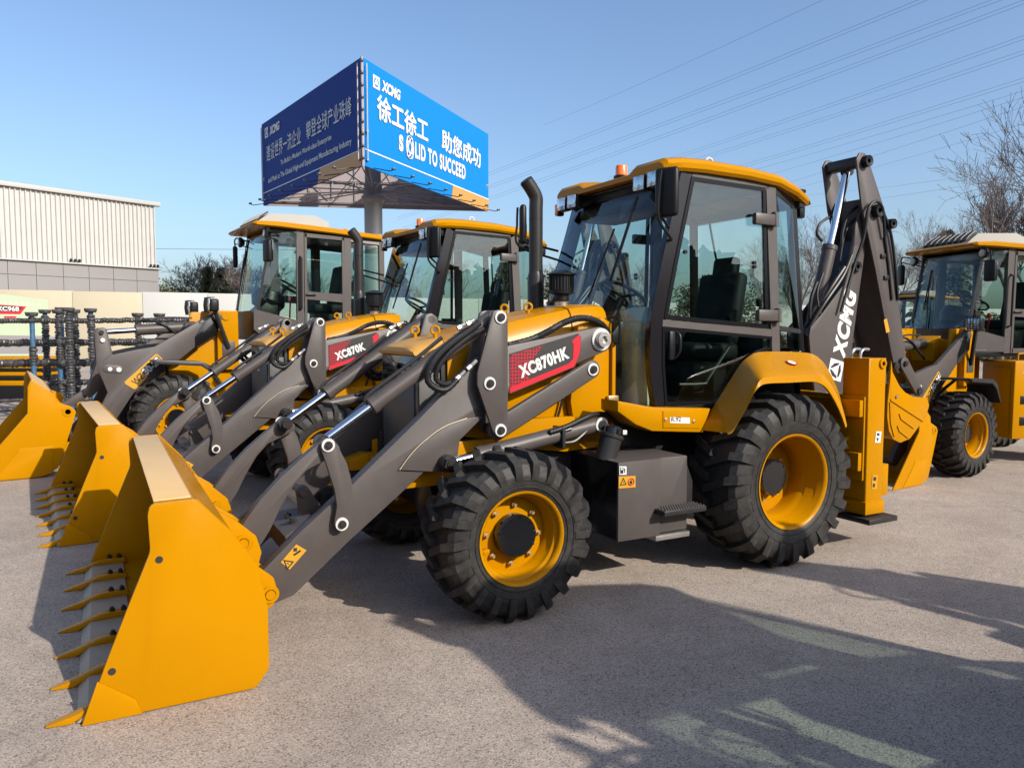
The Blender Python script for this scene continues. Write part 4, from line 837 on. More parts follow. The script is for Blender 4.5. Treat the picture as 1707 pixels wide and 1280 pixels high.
    # roof
    def rsec(x, zt, w_, th, dip):
        half = [(w_ - 0.02, zt - th), (w_, zt - th + 0.02), (w_ + 0.004, zt - 0.045), (w_ - 0.012, zt - 0.018), (w_ - 0.05, zt), (0.36, zt + 0.002), (0.30, zt - dip), (0.02, zt - dip)]
        return [V((x, y, z)) for y, z in half] + [V((x, -y, z)) for y, z in reversed(half)]
    roof = M().loft([rsec(0.862, 2.842, 0.690, 0.065, 0.03), rsec(0.835, 2.868, 0.708, 0.095, 0.045), rsec(0.70, 2.885, 0.72, 0.10, 0.045), rsec(0.50, 2.890, 0.725, 0.10, 0.01), rsec(0.1, 2.878, 0.73, 0.095, 0.0), rsec(-0.22, 2.852, 0.725, 0.09, 0.0), rsec(-0.45, 2.80, 0.69, 0.085, 0.0), rsec(-0.62, 2.745, 0.64, 0.08, 0), rsec(-0.66, 2.715, 0.62, 0.05, 0)]).out('roof', 'yellow_paint', root)
    M().box((0.1, 0, 2.765), (1.38, 1.28, 0.03), 0.01).out('headliner', 'black_plastic', cab)
    for (x, y) in ((0.30, 0.52), (-0.42, 0.45), (0.30, -0.55)):
        m = M(); zz = 2.875 if x > 0 else 2.80; m.torus((x, y, zz + 0.045), (0.2, 1, 0), 0.028, 0.008, 22, 8); m.cyl((x, y, zz - 0.01), (x, y, zz + 0.02), 0.014, seg=12); m.out('roof_eye', 'white_ring', roof)
    m = M(); m.lathe([(0.062, 0), (0.062, 0.03), (0.05, 0.035)], (0.62, -0.12, 2.868), (0, 0, 1), 24); bc = m.out('beacon', 'black_plastic', roof)
    m = M(); m.lathe([(0.048, 0.03), (0.048, 0.035), (0.047, 0.10), (0.042, 0.112), (0.0, 0.116)], (0.62, -0.12, 2.868), (0, 0, 1), 28); m.out('beacon_lens', 'amber_lens', bc)
    # work lamps below the front edge of the roof
    for (y, z) in ((0.60, 2.735), (0.44, 2.73), (-0.44, 2.73), (-0.60, 2.73)):
        m = M(); m.box((0.84, y, z), (0.07, 0.13, 0.115), 0.016); m.box((0.82, y, z + 0.07), (0.03, 0.05, 0.05), 0.006); lp = m.out('work_lamp', 'black_plastic', root)
        M().box((0.877, y, z), (0.006, 0.112, 0.096), 0.002).out('lamp_reflector', 'chrome', lp); M().box((0.883, y, z), (0.005, 0.118, 0.102), 0.002).out('lamp_lens', 'lens_glass', lp)
    m = M(); m.box((0.82, -0.715, 2.70), (0.06, 0.05, 0.10), 0.01); il = m.out('turn_lamp', 'black_plastic', root); M().box((0.853, -0.715, 2.70), (0.01, 0.046, 0.09), 0.003).out('turn_lens', 'amber_lens', il)
    M().box((-0.68, 0.50, 2.64), (0.06, 0.06, 0.12), 0.012).out('rear_lamp', 'black_plastic', root)
    # mirrors
    for s in (1, -1):
        mx, mz = a(1108, 320, 0.80)
        if s > 0: c = V((mx - 0.02, 0.80, mz))
        else: c = V((mx + 0.16, -0.86, mz - 0.03))
        R_ = Matrix.Rotation(s * 0.45, 3, 'Z')
        mr = M().box(c, (0.055, 0.165, 0.325), 0.026, R_, 3).out('mirror', 'black_plastic', root)
        M().box(c + R_ @ V((-0.029, 0, 0)), (0.004, 0.14, 0.29), 0.001, R_).out('mirror_pane', 'mirror_glass', mr)
        q = V((0.735, s * 0.735, 2.30)); m = M()
        m.tube([c + V((0.05, 0, 0.14)), c + V((0.06, -s * 0.01, 0.0)), c + V((0.05, -s * 0.02, -0.18)), V((0.86, s * 0.76, c.z - 0.28)), V((0.80, s * 0.71, c.z - 0.30))], 0.010, 8)
        m.tube([c + V((0.05, -s * 0.02, -0.14)), V((0.83, s * 0.72, c.z - 0.22))], 0.010, 8, smooth=False); m.out('mirror_bracket', 'black_plastic', mr)
    # ---------------- cab interior
    it = M().box((0.62, 0, 1.22), (0.30, 0.30, 0.25), 0.04).out('dash_base', 'black_plastic', cab)
    m = M(); m.prism([(1.00, 1.13), (1.00, 1.70, 0.05), (0.93, 1.86, 0.04), (0.84, 1.84, 0.03), (0.88, 1.13)], 0.41, 0.60, 0.02); m.out('side_console', 'console_green', cab)
    m = M(); m.prism([(1.02, 1.12), (0.98, 1.62, 0.05), (0.84, 1.78, 0.05), (0.76, 1.70, 0.04), (0.70, 1.12)], -0.16, 0.22, 0.02); m.out('steering_console', 'black_plastic', cab)
    m = M(); m.tube([(0.86, 0.03, 1.70), (0.72, 0.03, 1.93)], 0.03, 12, smooth=False); ax = V((-0.52, 0, 0.85)).normalized(); m.torus((0.70, 0.03, 1.96), ax, 0.19, 0.015, 32, 8)
    for k in range(3):
        an = 2 * math.pi * k / 3; u = V((0, 1, 0)); v_ = ax.cross(u); m.cyl(V((0.71, 0.03, 1.95)), V((0.70, 0.03, 1.96)) + (u * math.cos(an) + v_ * math.sin(an)) * 0.18, 0.012, seg=8)
    m.out('steering_wheel', 'black_plastic', cab)
    seat = M().box((-0.02, 0.05, 1.52), (0.50, 0.50, 0.14), 0.05, None, 3).out('seat', 'seat_fabric', cab)
    M().box((-0.02, 0.05, 1.28), (0.36, 0.36, 0.36), 0.03).out('seat_base', 'black_plastic', seat)
    M().box((-0.26, 0.05, 1.86), (0.13, 0.48, 0.60), 0.05, Matrix.Rotation(-0.18, 3, 'Y'), 3).out('backrest', 'seat_fabric', seat); M().box((-0.335, 0.05, 2.20), (0.09, 0.26, 0.18), 0.035, Matrix.Rotation(-0.15, 3, 'Y'), 3).out('headrest', 'seat_fabric', seat)
    for s in (1, -1): M().box((0.0, 0.05 + s * 0.31, 1.74), (0.36, 0.07, 0.05), 0.02).out('armrest', 'seat_fabric', seat)
    m = M(); m.cyl((-0.10, 0.36, 1.80), (-0.10, 0.40, 1.80), 0.055, seg=20); m.out('seat_knob', 'black_plastic', seat)
    for s in (1, -1):
        m = M(); m.box((-0.44, s * 0.38, 1.50), (0.18, 0.16, 0.46), 0.03); m.tube([(-0.44, s * 0.38, 1.72), (-0.40, s * 0.36, 1.90)], 0.01, 8, smooth=False); m.lathe([(0.015, 0), (0.024, 0.03), (0.02, 0.06), (0, 0.065)], (-0.40, s * 0.36, 1.88), (0.1, 0, 1), 12); m.out('hoe_lever', 'black_plastic', cab)
    m = M(); m.tube([(0.62, 0.60, 1.30), (0.40, 0.62, 1.30), (0.36, 0.62, 1.34), (0.12, 0.62, 1.62)], 0.012, 8, k=3); m.out('grab_rail', 'pipe_black', cab)
    M().box((0.08, -0.53, 1.42), (0.95, 0.24, 0.62), 0.04).out('right_console', 'black_plastic', cab)
    M().box((-0.42, 0, 1.42), (0.22, 1.0, 0.55), 0.04).out('hoe_console', 'black_plastic', cab)
    M().box((0.36, 0.22, 1.135), (0.9, 0.9, 0.04), 0.01).out('floor_mat', 'seat_fabric', cab)
    M().box((0.52, 0, 2.66), (0.40, 1.20, 0.16), 0.05).out('overhead_console', 'black_plastic', cab)
    m = M(); m.tube([(-0.45, -0.3, 2.68), (-0.30, 0.0, 2.2), (-0.38, 0.1, 1.9)], 0.009, 8); m.out('seat_belt', 'black_plastic', cab)
    # grab handle on the cab front corner
    m = M(); m.tube([(1.11, 0.40, 1.78), (1.11, 0.52, 1.78), (1.11, 0.545, 1.755), (1.11, 0.545, 1.62), (1.11, 0.52, 1.60), (1.11, 0.41, 1.60)], 0.009, 8, k=3); m.out('grab_handle', 'black_plastic', root)
    m = M(); hb = a(1023, 664, 0.5); m.box((hb[0], 0.49, hb[1]), (0.09, 0.03, 0.04), 0.006); m.out('cowl_hinge', 'brass', root)
    # ---------------- rear fenders
    crease = [(1220, 721), (1227, 709), (1246, 673), (1259, 644), (1268, 630), (1282, 626), (1313, 624), (1350, 623), (1367, 625), (1381, 635), (1394, 656), (1405, 682), (1411, 709)]
    inn = [(1188, 679), (1190, 675), (1215, 637), (1235, 606), (1249, 594), (1264, 587), (1296, 586), (1330, 587), (1354, 590), (1371, 602), (1386, 626), (1399, 656), (1406, 690)]
    bot = [(1215, 724), (1224, 715), (1245, 680), (1257, 656), (1268, 643), (1283, 639), (1313, 638), (1350, 636), (1364, 638), (1377, 646), (1390, 665), (1402, 690), (1410, 713)]
    for s in (1, -1):
        I_ = [V((p[0], s * 0.755, p[1])) for p in F.pts(0.755, inn)]
        # front lower lip must reach the sill
        I_[0] = V((a(1172, 716, 0.80)[0], s * 0.80, a(1172, 716, 0.80)[1])); I_[1] = V((a(1182, 690, 0.78)[0], s * 0.78, a(1182, 690, 0.78)[1]))
        C_ = [V((p[0], s * 1.10, p[1])) for p in F.pts(1.10, crease)]; B_ = [V((p[0], s * 1.118, p[1])) for p in F.pts(1.118, bot)]
        k = 3; I2, C2, B2 = catmull(I_, k), catmull(C_, k), catmull(B_, k); rings = []
        for i_, c_, b_ in zip(I2, C2, B2):
            mid = i_.lerp(c_, 0.80); o = (b_ - c_).normalized() * 0.012; ins = V((0, -s * 0.016, 0)); dn = V((0, 0, -0.018))
            nrm_ = V((i_.x * 0.10, 0, i_.z * 0.02 - 0.03 if False else 0))
            rings.append([i_, mid, c_.lerp(mid, 0.25), c_ + V((0, s * 0.010, 0)) * 0.6 + (b_ - c_) * 0.16, b_, b_ + ins, c_ + ins * 1.6 + (b_ - c_) * 0.35, mid + (b_ - c_) * 0.35, i_ + (b_ - c_) * 0.30])
        fd = M().loft(rings).out('fender', 'yellow_paint', root, smooth=40)
        if s > 0:
            c = V((a(1319, 611, 0.95)[0], 0.0, 0)); 
            p0 = a(1319, 611, 0.95); q = I2[18].lerp(C2[18], 0.5)
            sl_ = (C2[18] - I2[18]).normalized(); nn = V((0, -sl_.z, sl_.y)); nn = nn if nn.z > 0 else -nn
            cen = V((p0[0], 0.95, p0[1])); 
            # put the disc on the sloping fender top
            tI = (0.95 - I2[18].y) / (C2[18].y - I2[18].y); cen.z = I2[18].z + (C2[18].z - I2[18].z) * tI; cen += nn * 0.012
            m = M(); m.lathe([(0.040, 0), (0.040, 0.002), (0, 0.0022)], cen, nn, 28); dk = m.out('warning_disc', 'red_print', fd)
            m = M(); m.lathe([(0.031, 0.0026), (0.031, 0.0032), (0, 0.0033)], cen, nn, 28); m.out('disc_face', 'white_print', fd); M().box(cen + nn * 0.0042, (0.035, 0.012, 0.001)).out('disc_mark', 'red_print', fd)
        M().prism([(0.46, 0.72), (0.30, 1.20), (0.10, 1.44), (-0.45, 1.44), (-0.60, 0.98), (-0.60, 0.80), (0.0, 0.75)], s * 0.60, s * 0.63, 0.004).out('wheel_arch_wall', 'black_plastic', root)
    # ---------------- rear frame, outriggers
    xo0, xo1 = a(1446, 730, 1.0)[0], a(1474, 730, 1.0)[0]; zt0 = a(1470, 597, 1.0)[1]; zb0 = a(1450, 857, 1.0)[1]
    rf = M().prism([(xo0 + 0.02, 0.52), (xo0 + 0.02, 1.18), (xo0 - 0.10, 1.18), (xo0 - 0.10, 0.52)], -0.98, 0.98, 0.01).out('hoe_frame', 'yellow_paint', root)
    M().prism([(xo0 + 0.06, 0.60), (xo0 + 0.06, 0.74), (xo0 + 0.02, 0.74), (xo0 + 0.02, 0.60)], -0.97, 0.97, 0.006).out('slide_rail', 'yellow_paint', rf); M().prism([(xo0 + 0.06, 1.02), (xo0 + 0.06, 1.15), (xo0 + 0.02, 1.15), (xo0 + 0.02, 1.02)], -0.97, 0.97, 0.006).out('slide_rail', 'yellow_paint', rf)
    M().prism([(xo0 + 0.06, 0.62), (xo0 + 0.06, 1.0), (-0.60, 1.0), (-0.60, 0.62)], -0.40, 0.40, 0.01).out('rear_subframe', 'yellow_paint', root)
    for s in (1, -1):
        lg = M().prism([(xo0, zb0), (xo0 + 0.005, zt0), (xo1, zt0), (xo1, zb0 + 0.02)], s * 0.76, s * 1.0, 0.014, 3).out('outrigger_leg', 'yellow_paint', root)
        M().prism([(xo0 + 0.012, zb0), (xo0 + 0.012, zb0 + 0.10), (xo1 - 0.012, zb0 + 0.10), (xo1 - 0.012, zb0)], s * 0.745, s * 1.012, 0.006).out('outrigger_foot', 'yellow_paint', lg)
        c = a(1471, 604, 1.0); m = M(); m.lathe([(0.018, 0), (0.018, 0.014), (0.036, 0.014), (0.04, 0.008), (0.04, 0)], (c[0], s * 1.0, c[1] - 0.01), (0, s, 0), 22); m.out('outrigger_pin', 'yellow_paint', lg)
        px_, pz_ = (xo0 + xo1) / 2, zb0 - 0.035
        M().box((px_ - 0.02, s * 0.86, pz_ - 0.005), (0.34, 0.44, 0.045), 0.012).out('outrigger_pad', 'dark_paint', lg)
        m = M(); m.cyl((px_, s * 0.76, zb0 + 0.03), (px_, s * 0.98, zb0 + 0.03), 0.03, seg=16); m.cyl((px_, s * 0.87, pz_), (px_, s * 0.87, zb0 + 0.06), 0.05, seg=16); m.out('pad_pivot', 'dark_paint', lg)
        e = a(1437, 729, 0.9); m = M(); y_ = s * 0.84; m.torus((xo0 + 0.035, y_, 0.80), (0, 1, 0), 0.036, 0.018, 22, 8); m.box((xo0 + 0.012, y_, 0.80), (0.03, 0.04, 0.12), 0.006); m.out('tie_down_eye', 'yellow_paint', lg)
        if s > 0:
            l1 = sticker(lg, F, 1.0005, [(1460, 719), (1469, 719), (1467, 738), (1458, 738)], 'white_print', 'height_label')
            mark('label_symbol', 'black_print', l1, 1.0042, [[(1462, 722), (1466, 722), (1466, 726), (1462, 726)], [(1461, 730), (1465, 730), (1463, 736)]])
            l2 = sticker(lg, F, 1.0005, [(1454, 792), (1463, 792), (1461, 815), (1452, 815)], 'yellow_label', 'warning_label')
            mark('label_symbol', 'black_print', l2, 1.0042, [[(1456, 795), (1461, 795), (1460, 801), (1456, 801)], [(1455, 806), (1459, 806), (1458, 812), (1455, 812)]])
            m = M(); vx, vz = a(1437, 625, 0.86); m.box((vx, 0.80, vz), (0.06, 0.16, 0.11), 0.008); vb = m.out('valve_block', 'brass', rf)
            m = M()
            for yy in (0.745, 0.80, 0.855): m.cyl((vx + 0.034, yy, vz + 0.035), (vx + 0.040, yy, vz + 0.035), 0.010, seg=10); m.cyl((vx + 0.034, yy, vz - 0.035), (vx + 0.04, yy, vz - 0.035), 0.010, seg=10)
            m.out('valve_screw', 'black_plastic', vb)
            for (yy, dx) in ((0.76, 0.0), (0.84, 0.01)):
                M().tube([(vx, yy, vz + 0.05), (vx, yy, vz + 0.16), (vx - 0.03, yy, vz + 0.20), (vx - 0.12, yy - 0.02, vz + 0.20)], 0.012, 8, k=4).out('oil_pipe', 'steel', vb)
                M().tube([(vx, yy, vz - 0.05), (vx + 0.005, yy, vz - 0.18), (vx + 0.03, yy - 0.05, vz - 0.42), (vx + 0.12, yy - 0.16, vz - 0.62), (vx + 0.22, yy - 0.32, vz - 0.70)], 0.020, 10).out('hydraulic_hose', 'hose_rubber', vb)
    # ---------------- backhoe: swing post, boom, dipper, bucket
    hoe = M().prism([(xo0 - 0.10, 0.62), (xo0 - 0.10, 1.15), (xo0 - 0.42, 0.98, 0.05), (xo0 - 0.55, 0.80, 0.05), (xo0 - 0.42, 0.62, 0.05)], -0.24, 0.24, 0.012).out('swing_post', 'yellow_paint', root)
    Yb, Yd = 0.13, 0.19
    bl = F.pts(Yb, [(1349, 560), (1352, 545), (1372, 522), (1407, 474), (1421, 410), (1428, 372, 0.03), (1437, 366, 0.03), (1446, 385), (1443, 410), (1428, 520), (1413, 640), (1402, 725), (1392, 748, 0.04), (1376, 740, 0.04), (1362, 680), (1352, 600)])
    upper = F.pts(Yb, [(1421, 412), (1427, 372), (1440, 345, 0.03), (1459, 335, 0.05), (1470, 352, 0.05), (1462, 374, 0.03), (1444, 405)])
    bm_ = M()
    for s in (1, -1): bm_.prism(bl, s * (Yb - 0.022), s * Yb, 0.004); bm_.prism(upper, s * (Yb - 0.022), s * Yb, 0.003)
    boom = bm_.out('boom', 'grey_paint', root)
    inner = F.pts(Yb, [(1356, 556), (1376, 530), (1412, 474), (1424, 412), (1430, 400), (1424, 470), (1404, 600), (1396, 700), (1378, 700), (1360, 610)])
    M().prism(inner, -Yb + 0.023, Yb - 0.023, 0.0).out('boom_box', 'dark_paint', boom)
    c = a(1426, 445, Yb); m = M(); m.lathe([(0.02, 0), (0.02, 0.03), (0.045, 0.035), (0.05, 0.02), (0.05, 0)], (c[0], Yb, c[1]), (0, 1, 0), 24); m.out('boom_pin', 'black_plastic', boom)
    dp = F.pts(Yd, [(1428, 266, 0.03), (1434, 254, 0.03), (1443, 256, 0.03), (1451, 276), (1466, 322), (1480, 366), (1489, 430), (1501, 528), (1512, 606, 0.03), (1508, 622, 0.03), (1497, 622, 0.03), (1490, 606), (1474, 525), (1459, 446), (1444, 374), (1437, 345)])
    m = M()
    for s in (1, -1): m.prism(dp, s * (Yd - 0.02), s * Yd, 0.004)
    m.prism(F.pts(Yd, [(1447, 330), (1470, 345), (1486, 440), (1506, 610), (1494, 606), (1462, 446), (1447, 374)]), -Yd + 0.021, Yd - 0.021)
    dip = m.out('dipper', 'grey_paint', root)
    for q, r_ in (((1441, 270), 0.05), ((1459, 352), 0.055), ((1482, 374), 0.045)):
        c = a(*q, Yd); m = M(); m.lathe([(r_ * 0.35, 0), (r_ * 0.4, 0.05), (r_, 0.055), (r_ * 1.05, 0.03), (r_ * 1.05, 0)], (c[0], Yd, c[1]), (0, 1, 0), 24); m.cyl((c[0], -Yd - 0.02, c[1]), (c[0], Yd, c[1]), r_ * 0.8, seg=18); m.out('dipper_pin', 'black_plastic', dip)
    c0 = a(1441, 270, Yd)
    M().box((c0[0] + 0.03, 0, c0[1] + 0.0), (0.10, 2 * Yd - 0.05, 0.10), 0.02).out('dipper_head', 'dark_paint', dip)
    # dipper cylinder (chrome rod up to the head)
    Yc = 0.0; e0 = a(1353, 545, Yc); e1 = a(1412, 285, Yc)
    dcy = hydraulic(root, (e0[0], Yc, e0[1]), (e1[0], Yc, e1[1]), 0.062, 0.036, 0.52, 'dipper_cylinder', eye=0.05)
    # bucket cylinder along the rear of the dipper
    e2 = a(1481, 380, 0.10); e3 = a(1507, 600, 0.10)
    bcy = hydraulic(root, (e2[0] - 0.06, 0.0, e2[1]), (e3[0] - 0.05, 0.0, e3[1]), 0.05, 0.03, 0.62, 'bucket_cylinder')
    def hq(px, py, Y): x, z = a(px, py, Y); return V((x, Y, z))
    M().tube([hq(1402, 520, 0.17), hq(1425, 440, 0.18), hq(1440, 395, 0.21), hq(1447, 350, 0.23), hq(1459, 336, 0.24), hq(1470, 345, 0.24), hq(1474, 375, 0.23), hq(1475, 395, 0.22)], 0.014, 8).out('hydraulic_hose', 'hose_rubber', boom)
    M().tube([hq(1403, 410, 0.05), hq(1405, 385, 0.05), hq(1415, 358, 0.06), hq(1432, 343, 0.08), hq(1447, 340, 0.10)], 0.014, 8).out('hydraulic_hose', 'hose_rubber', boom)
    M().tube([hq(1370, 402, -0.05), hq(1362, 390, -0.05), hq(1368, 372, -0.05), hq(1390, 358, -0.05)], 0.013, 8).out('hydraulic_hose', 'hose_rubber', boom)
    M().tube([hq(1345, 560, 0.10), hq(1356, 535, 0.12), hq(1378, 500, 0.15), hq(1405, 460, 0.15), hq(1420, 425, 0.15)], 0.016, 8).out('oil_pipe', 'pipe_black', boom)
    M().tube([hq(1343, 545, 0.06), hq(1360, 520, 0.10), hq(1385, 480, 0.14), hq(1408, 445, 0.145)], 0.016, 8).out('oil_pipe', 'pipe_black', boom)
    M().tube([hq(1362, 470, 0.08), hq(1352, 500, 0.08), hq(1350, 535, 0.08), hq(1356, 575, 0.06)], 0.017, 8).out('hydraulic_hose', 'hose_rubber', boom)
    M().tube([hq(1372, 455, 0.09), hq(1362, 490, 0.10), hq(1368, 525, 0.13)], 0.013, 8).out('hydraulic_hose', 'hose_rubber', boom)
    M().tube([hq(1470, 350, 0.215), hq(1484, 385, 0.215), hq(1492, 440, 0.21), hq(1497, 500, 0.20)], 0.013, 8).out('hydraulic_hose', 'hose_rubber', dip)
    M().tube([hq(1398, 455, 0.05), hq(1402, 420, 0.05), hq(1410, 385, 0.05), hq(1425, 365, 0.06)], 0.012, 8).out('hydraulic_hose', 'hose_rubber', boom)
    M().tube([hq(1475, 395, 0.205), hq(1481, 440, 0.20), hq(1487, 500, 0.20)], 0.012, 8, smooth=False).out('oil_pipe', 'pipe_black', dip)
    for q in ((1471, 427), (1476, 463)): c = a(*q, Yd); M().box((c[0], Yd + 0.008, c[1]), (0.06, 0.02, 0.04), 0.004).out('pipe_clamp', 'dark_paint', dip)
    # side-window side valve knob on the dipper cylinder
    # lettering on the boom
    o_ = a(1391, 628, Yb); w1 = a(1418, 487, Yb); w0 = a(1391, 630, Yb); xd_ = V((w1[0] - w0[0], 0, w1[1] - w0[1])); Lx = xd_.length; xd_.normalize(); yd_ = V((0, 1, 0)).cross(xd_); yd_ = -yd_ if yd_.x > 0 else yd_
    if (xd_.cross(yd_)).y < 0: yd_ = -yd_
    em0 = V((w0[0], Yb + 0.001, w0[1])) - yd_ * 0.085 - xd_ * 0.02
    emblem(boom, em0, xd_, yd_, 0.185, n_off=0.0025)
    text('XCMG', 'maker_lettering', 'white_print', boom, em0 + xd_ * 0.20 + V((0, 0.003, 0)), xd_, yd_, Lx - 0.155, 0.175, offset=0.055, shear=0.22, spacing=1.12)
    # hoe bucket
    Yk = 0.31
    side = F.pts(Yk, [(1486, 600), (1488, 620), (1500, 644), (1509, 654), (1522, 661), (1546, 664, 0.02), (1549, 676, 0.02), (1544, 695), (1517, 731, 0.03), (1501, 738, 0.05), (1489, 732, 0.05), (1482, 718), (1479, 694), (1480, 668), (1484, 634)])
    core = F.pts(Yk, [(1490, 640), (1502, 652), (1520, 665), (1542, 668), (1544, 676), (1540, 693), (1515, 728), (1502, 734), (1492, 729), (1486, 716), (1483, 694), (1484, 668)])
    hk = M().prism(core, -Yk + 0.019, Yk - 0.019).out('hoe_bucket', 'yellow_paint', root)
    for s in (1, -1): M().prism(side, s * (Yk - 0.018), s * Yk, 0.003).out('bucket_side', 'yellow_paint', hk)
    for pl in ([(1484, 665), (1539, 700), (1538, 703), (1484, 668)], [(1499, 689), (1503, 697), (1523, 712), (1522, 714.5), (1501, 699), (1498, 690)], [(1496, 709), (1500, 717), (1514, 728), (1513, 730.5), (1498, 719), (1495, 710)], [(1482, 670), (1483.5, 670), (1485, 705), (1491, 727), (1489.5, 728), (1483.5, 706)]):
        M().prism(F.pts(Yk, pl), Yk, Yk + 0.010, 0.002).out('stiffener', 'yellow_paint', hk)
    c = a(1494, 661, Yk); M().cyl((c[0], Yk, c[1]), (c[0], Yk + 0.012, c[1]), 0.016, seg=14).out('side_bolt', 'steel', hk)
    for k_ in range(5):
        y_ = -0.24 + 0.12 * k_; q0 = a(1479, 640, 0.31); M().box((q0[0] + 0.0, y_, q0[1]), (0.05, 0.055, 0.16), 0.012).out('bucket_tooth', 'worn_steel', hk)
    gx0, gz0 = a(1467, 775, 0.86); gx1, gz1 = a(1480, 825, 0.86); M().prism([(gx0, gz1), (gx0, gz0), (gx1, gz0), (gx1, gz1)], 0.70, 0.86, 0.01).out('leg_sleeve', 'yellow_paint', root)
    k0 = a(1500, 612, 0.22); k1 = a(1532, 652, 0.22); k2 = a(1508, 606, 0.22)
    for s in (1, -1):
        M().prism(link_poly(k2, k1, 0.06, 0.05), s * 0.195, s * 0.225, 0.004).out('bucket_linkage', 'grey_paint', dip); pin(dip, k2[0], s * 0.225, k2[1], 0.035, s, ring=False); pin(dip, k0[0] + 0.08, s * 0.20, k0[1] + 0.015, 0.05, s, ring=False, L=0.05)
    m = M(); m.cyl((k1[0], -0.24, k1[1]), (k1[0], 0.24, k1[1]), 0.035, seg=16); m.out('linkage_pin', 'dark_paint', dip); M().cyl((k2[0], -0.22, k2[1]), (k2[0], 0.22, k2[1]), 0.04, seg=16).out('linkage_pin', 'dark_paint', dip)
    sticker(dip, F, Yd + 0.0005, [(1473, 533), (1478, 531), (1483, 553), (1477, 555)], 'yellow_label', 'warning_label')
    # front-side warning label near the cab step
    sticker(hood, F, 0.404, [(966, 661), (981, 661), (981, 670), (966, 670)], 'yellow_pale', 'warning_label')
    return root
def model_text(root, body):
    d = root['decal']; xd = V((d[3], 0, d[4])).normalized(); yd = V((0, 1, 0)).cross(xd)
    if xd.cross(yd).y < 0: yd = -yd
    dec = [c for c in root.children if c.name.startswith('model_decal')][0]
    k = {'XC870HK': 1.0}.get(body, 0.86)
    return text(body, 'model_lettering', 'white_print', dec, V((d[0], d[1], d[2])), xd, yd, d[5] * k, 0.085, offset=0.048, spacing=1.10)
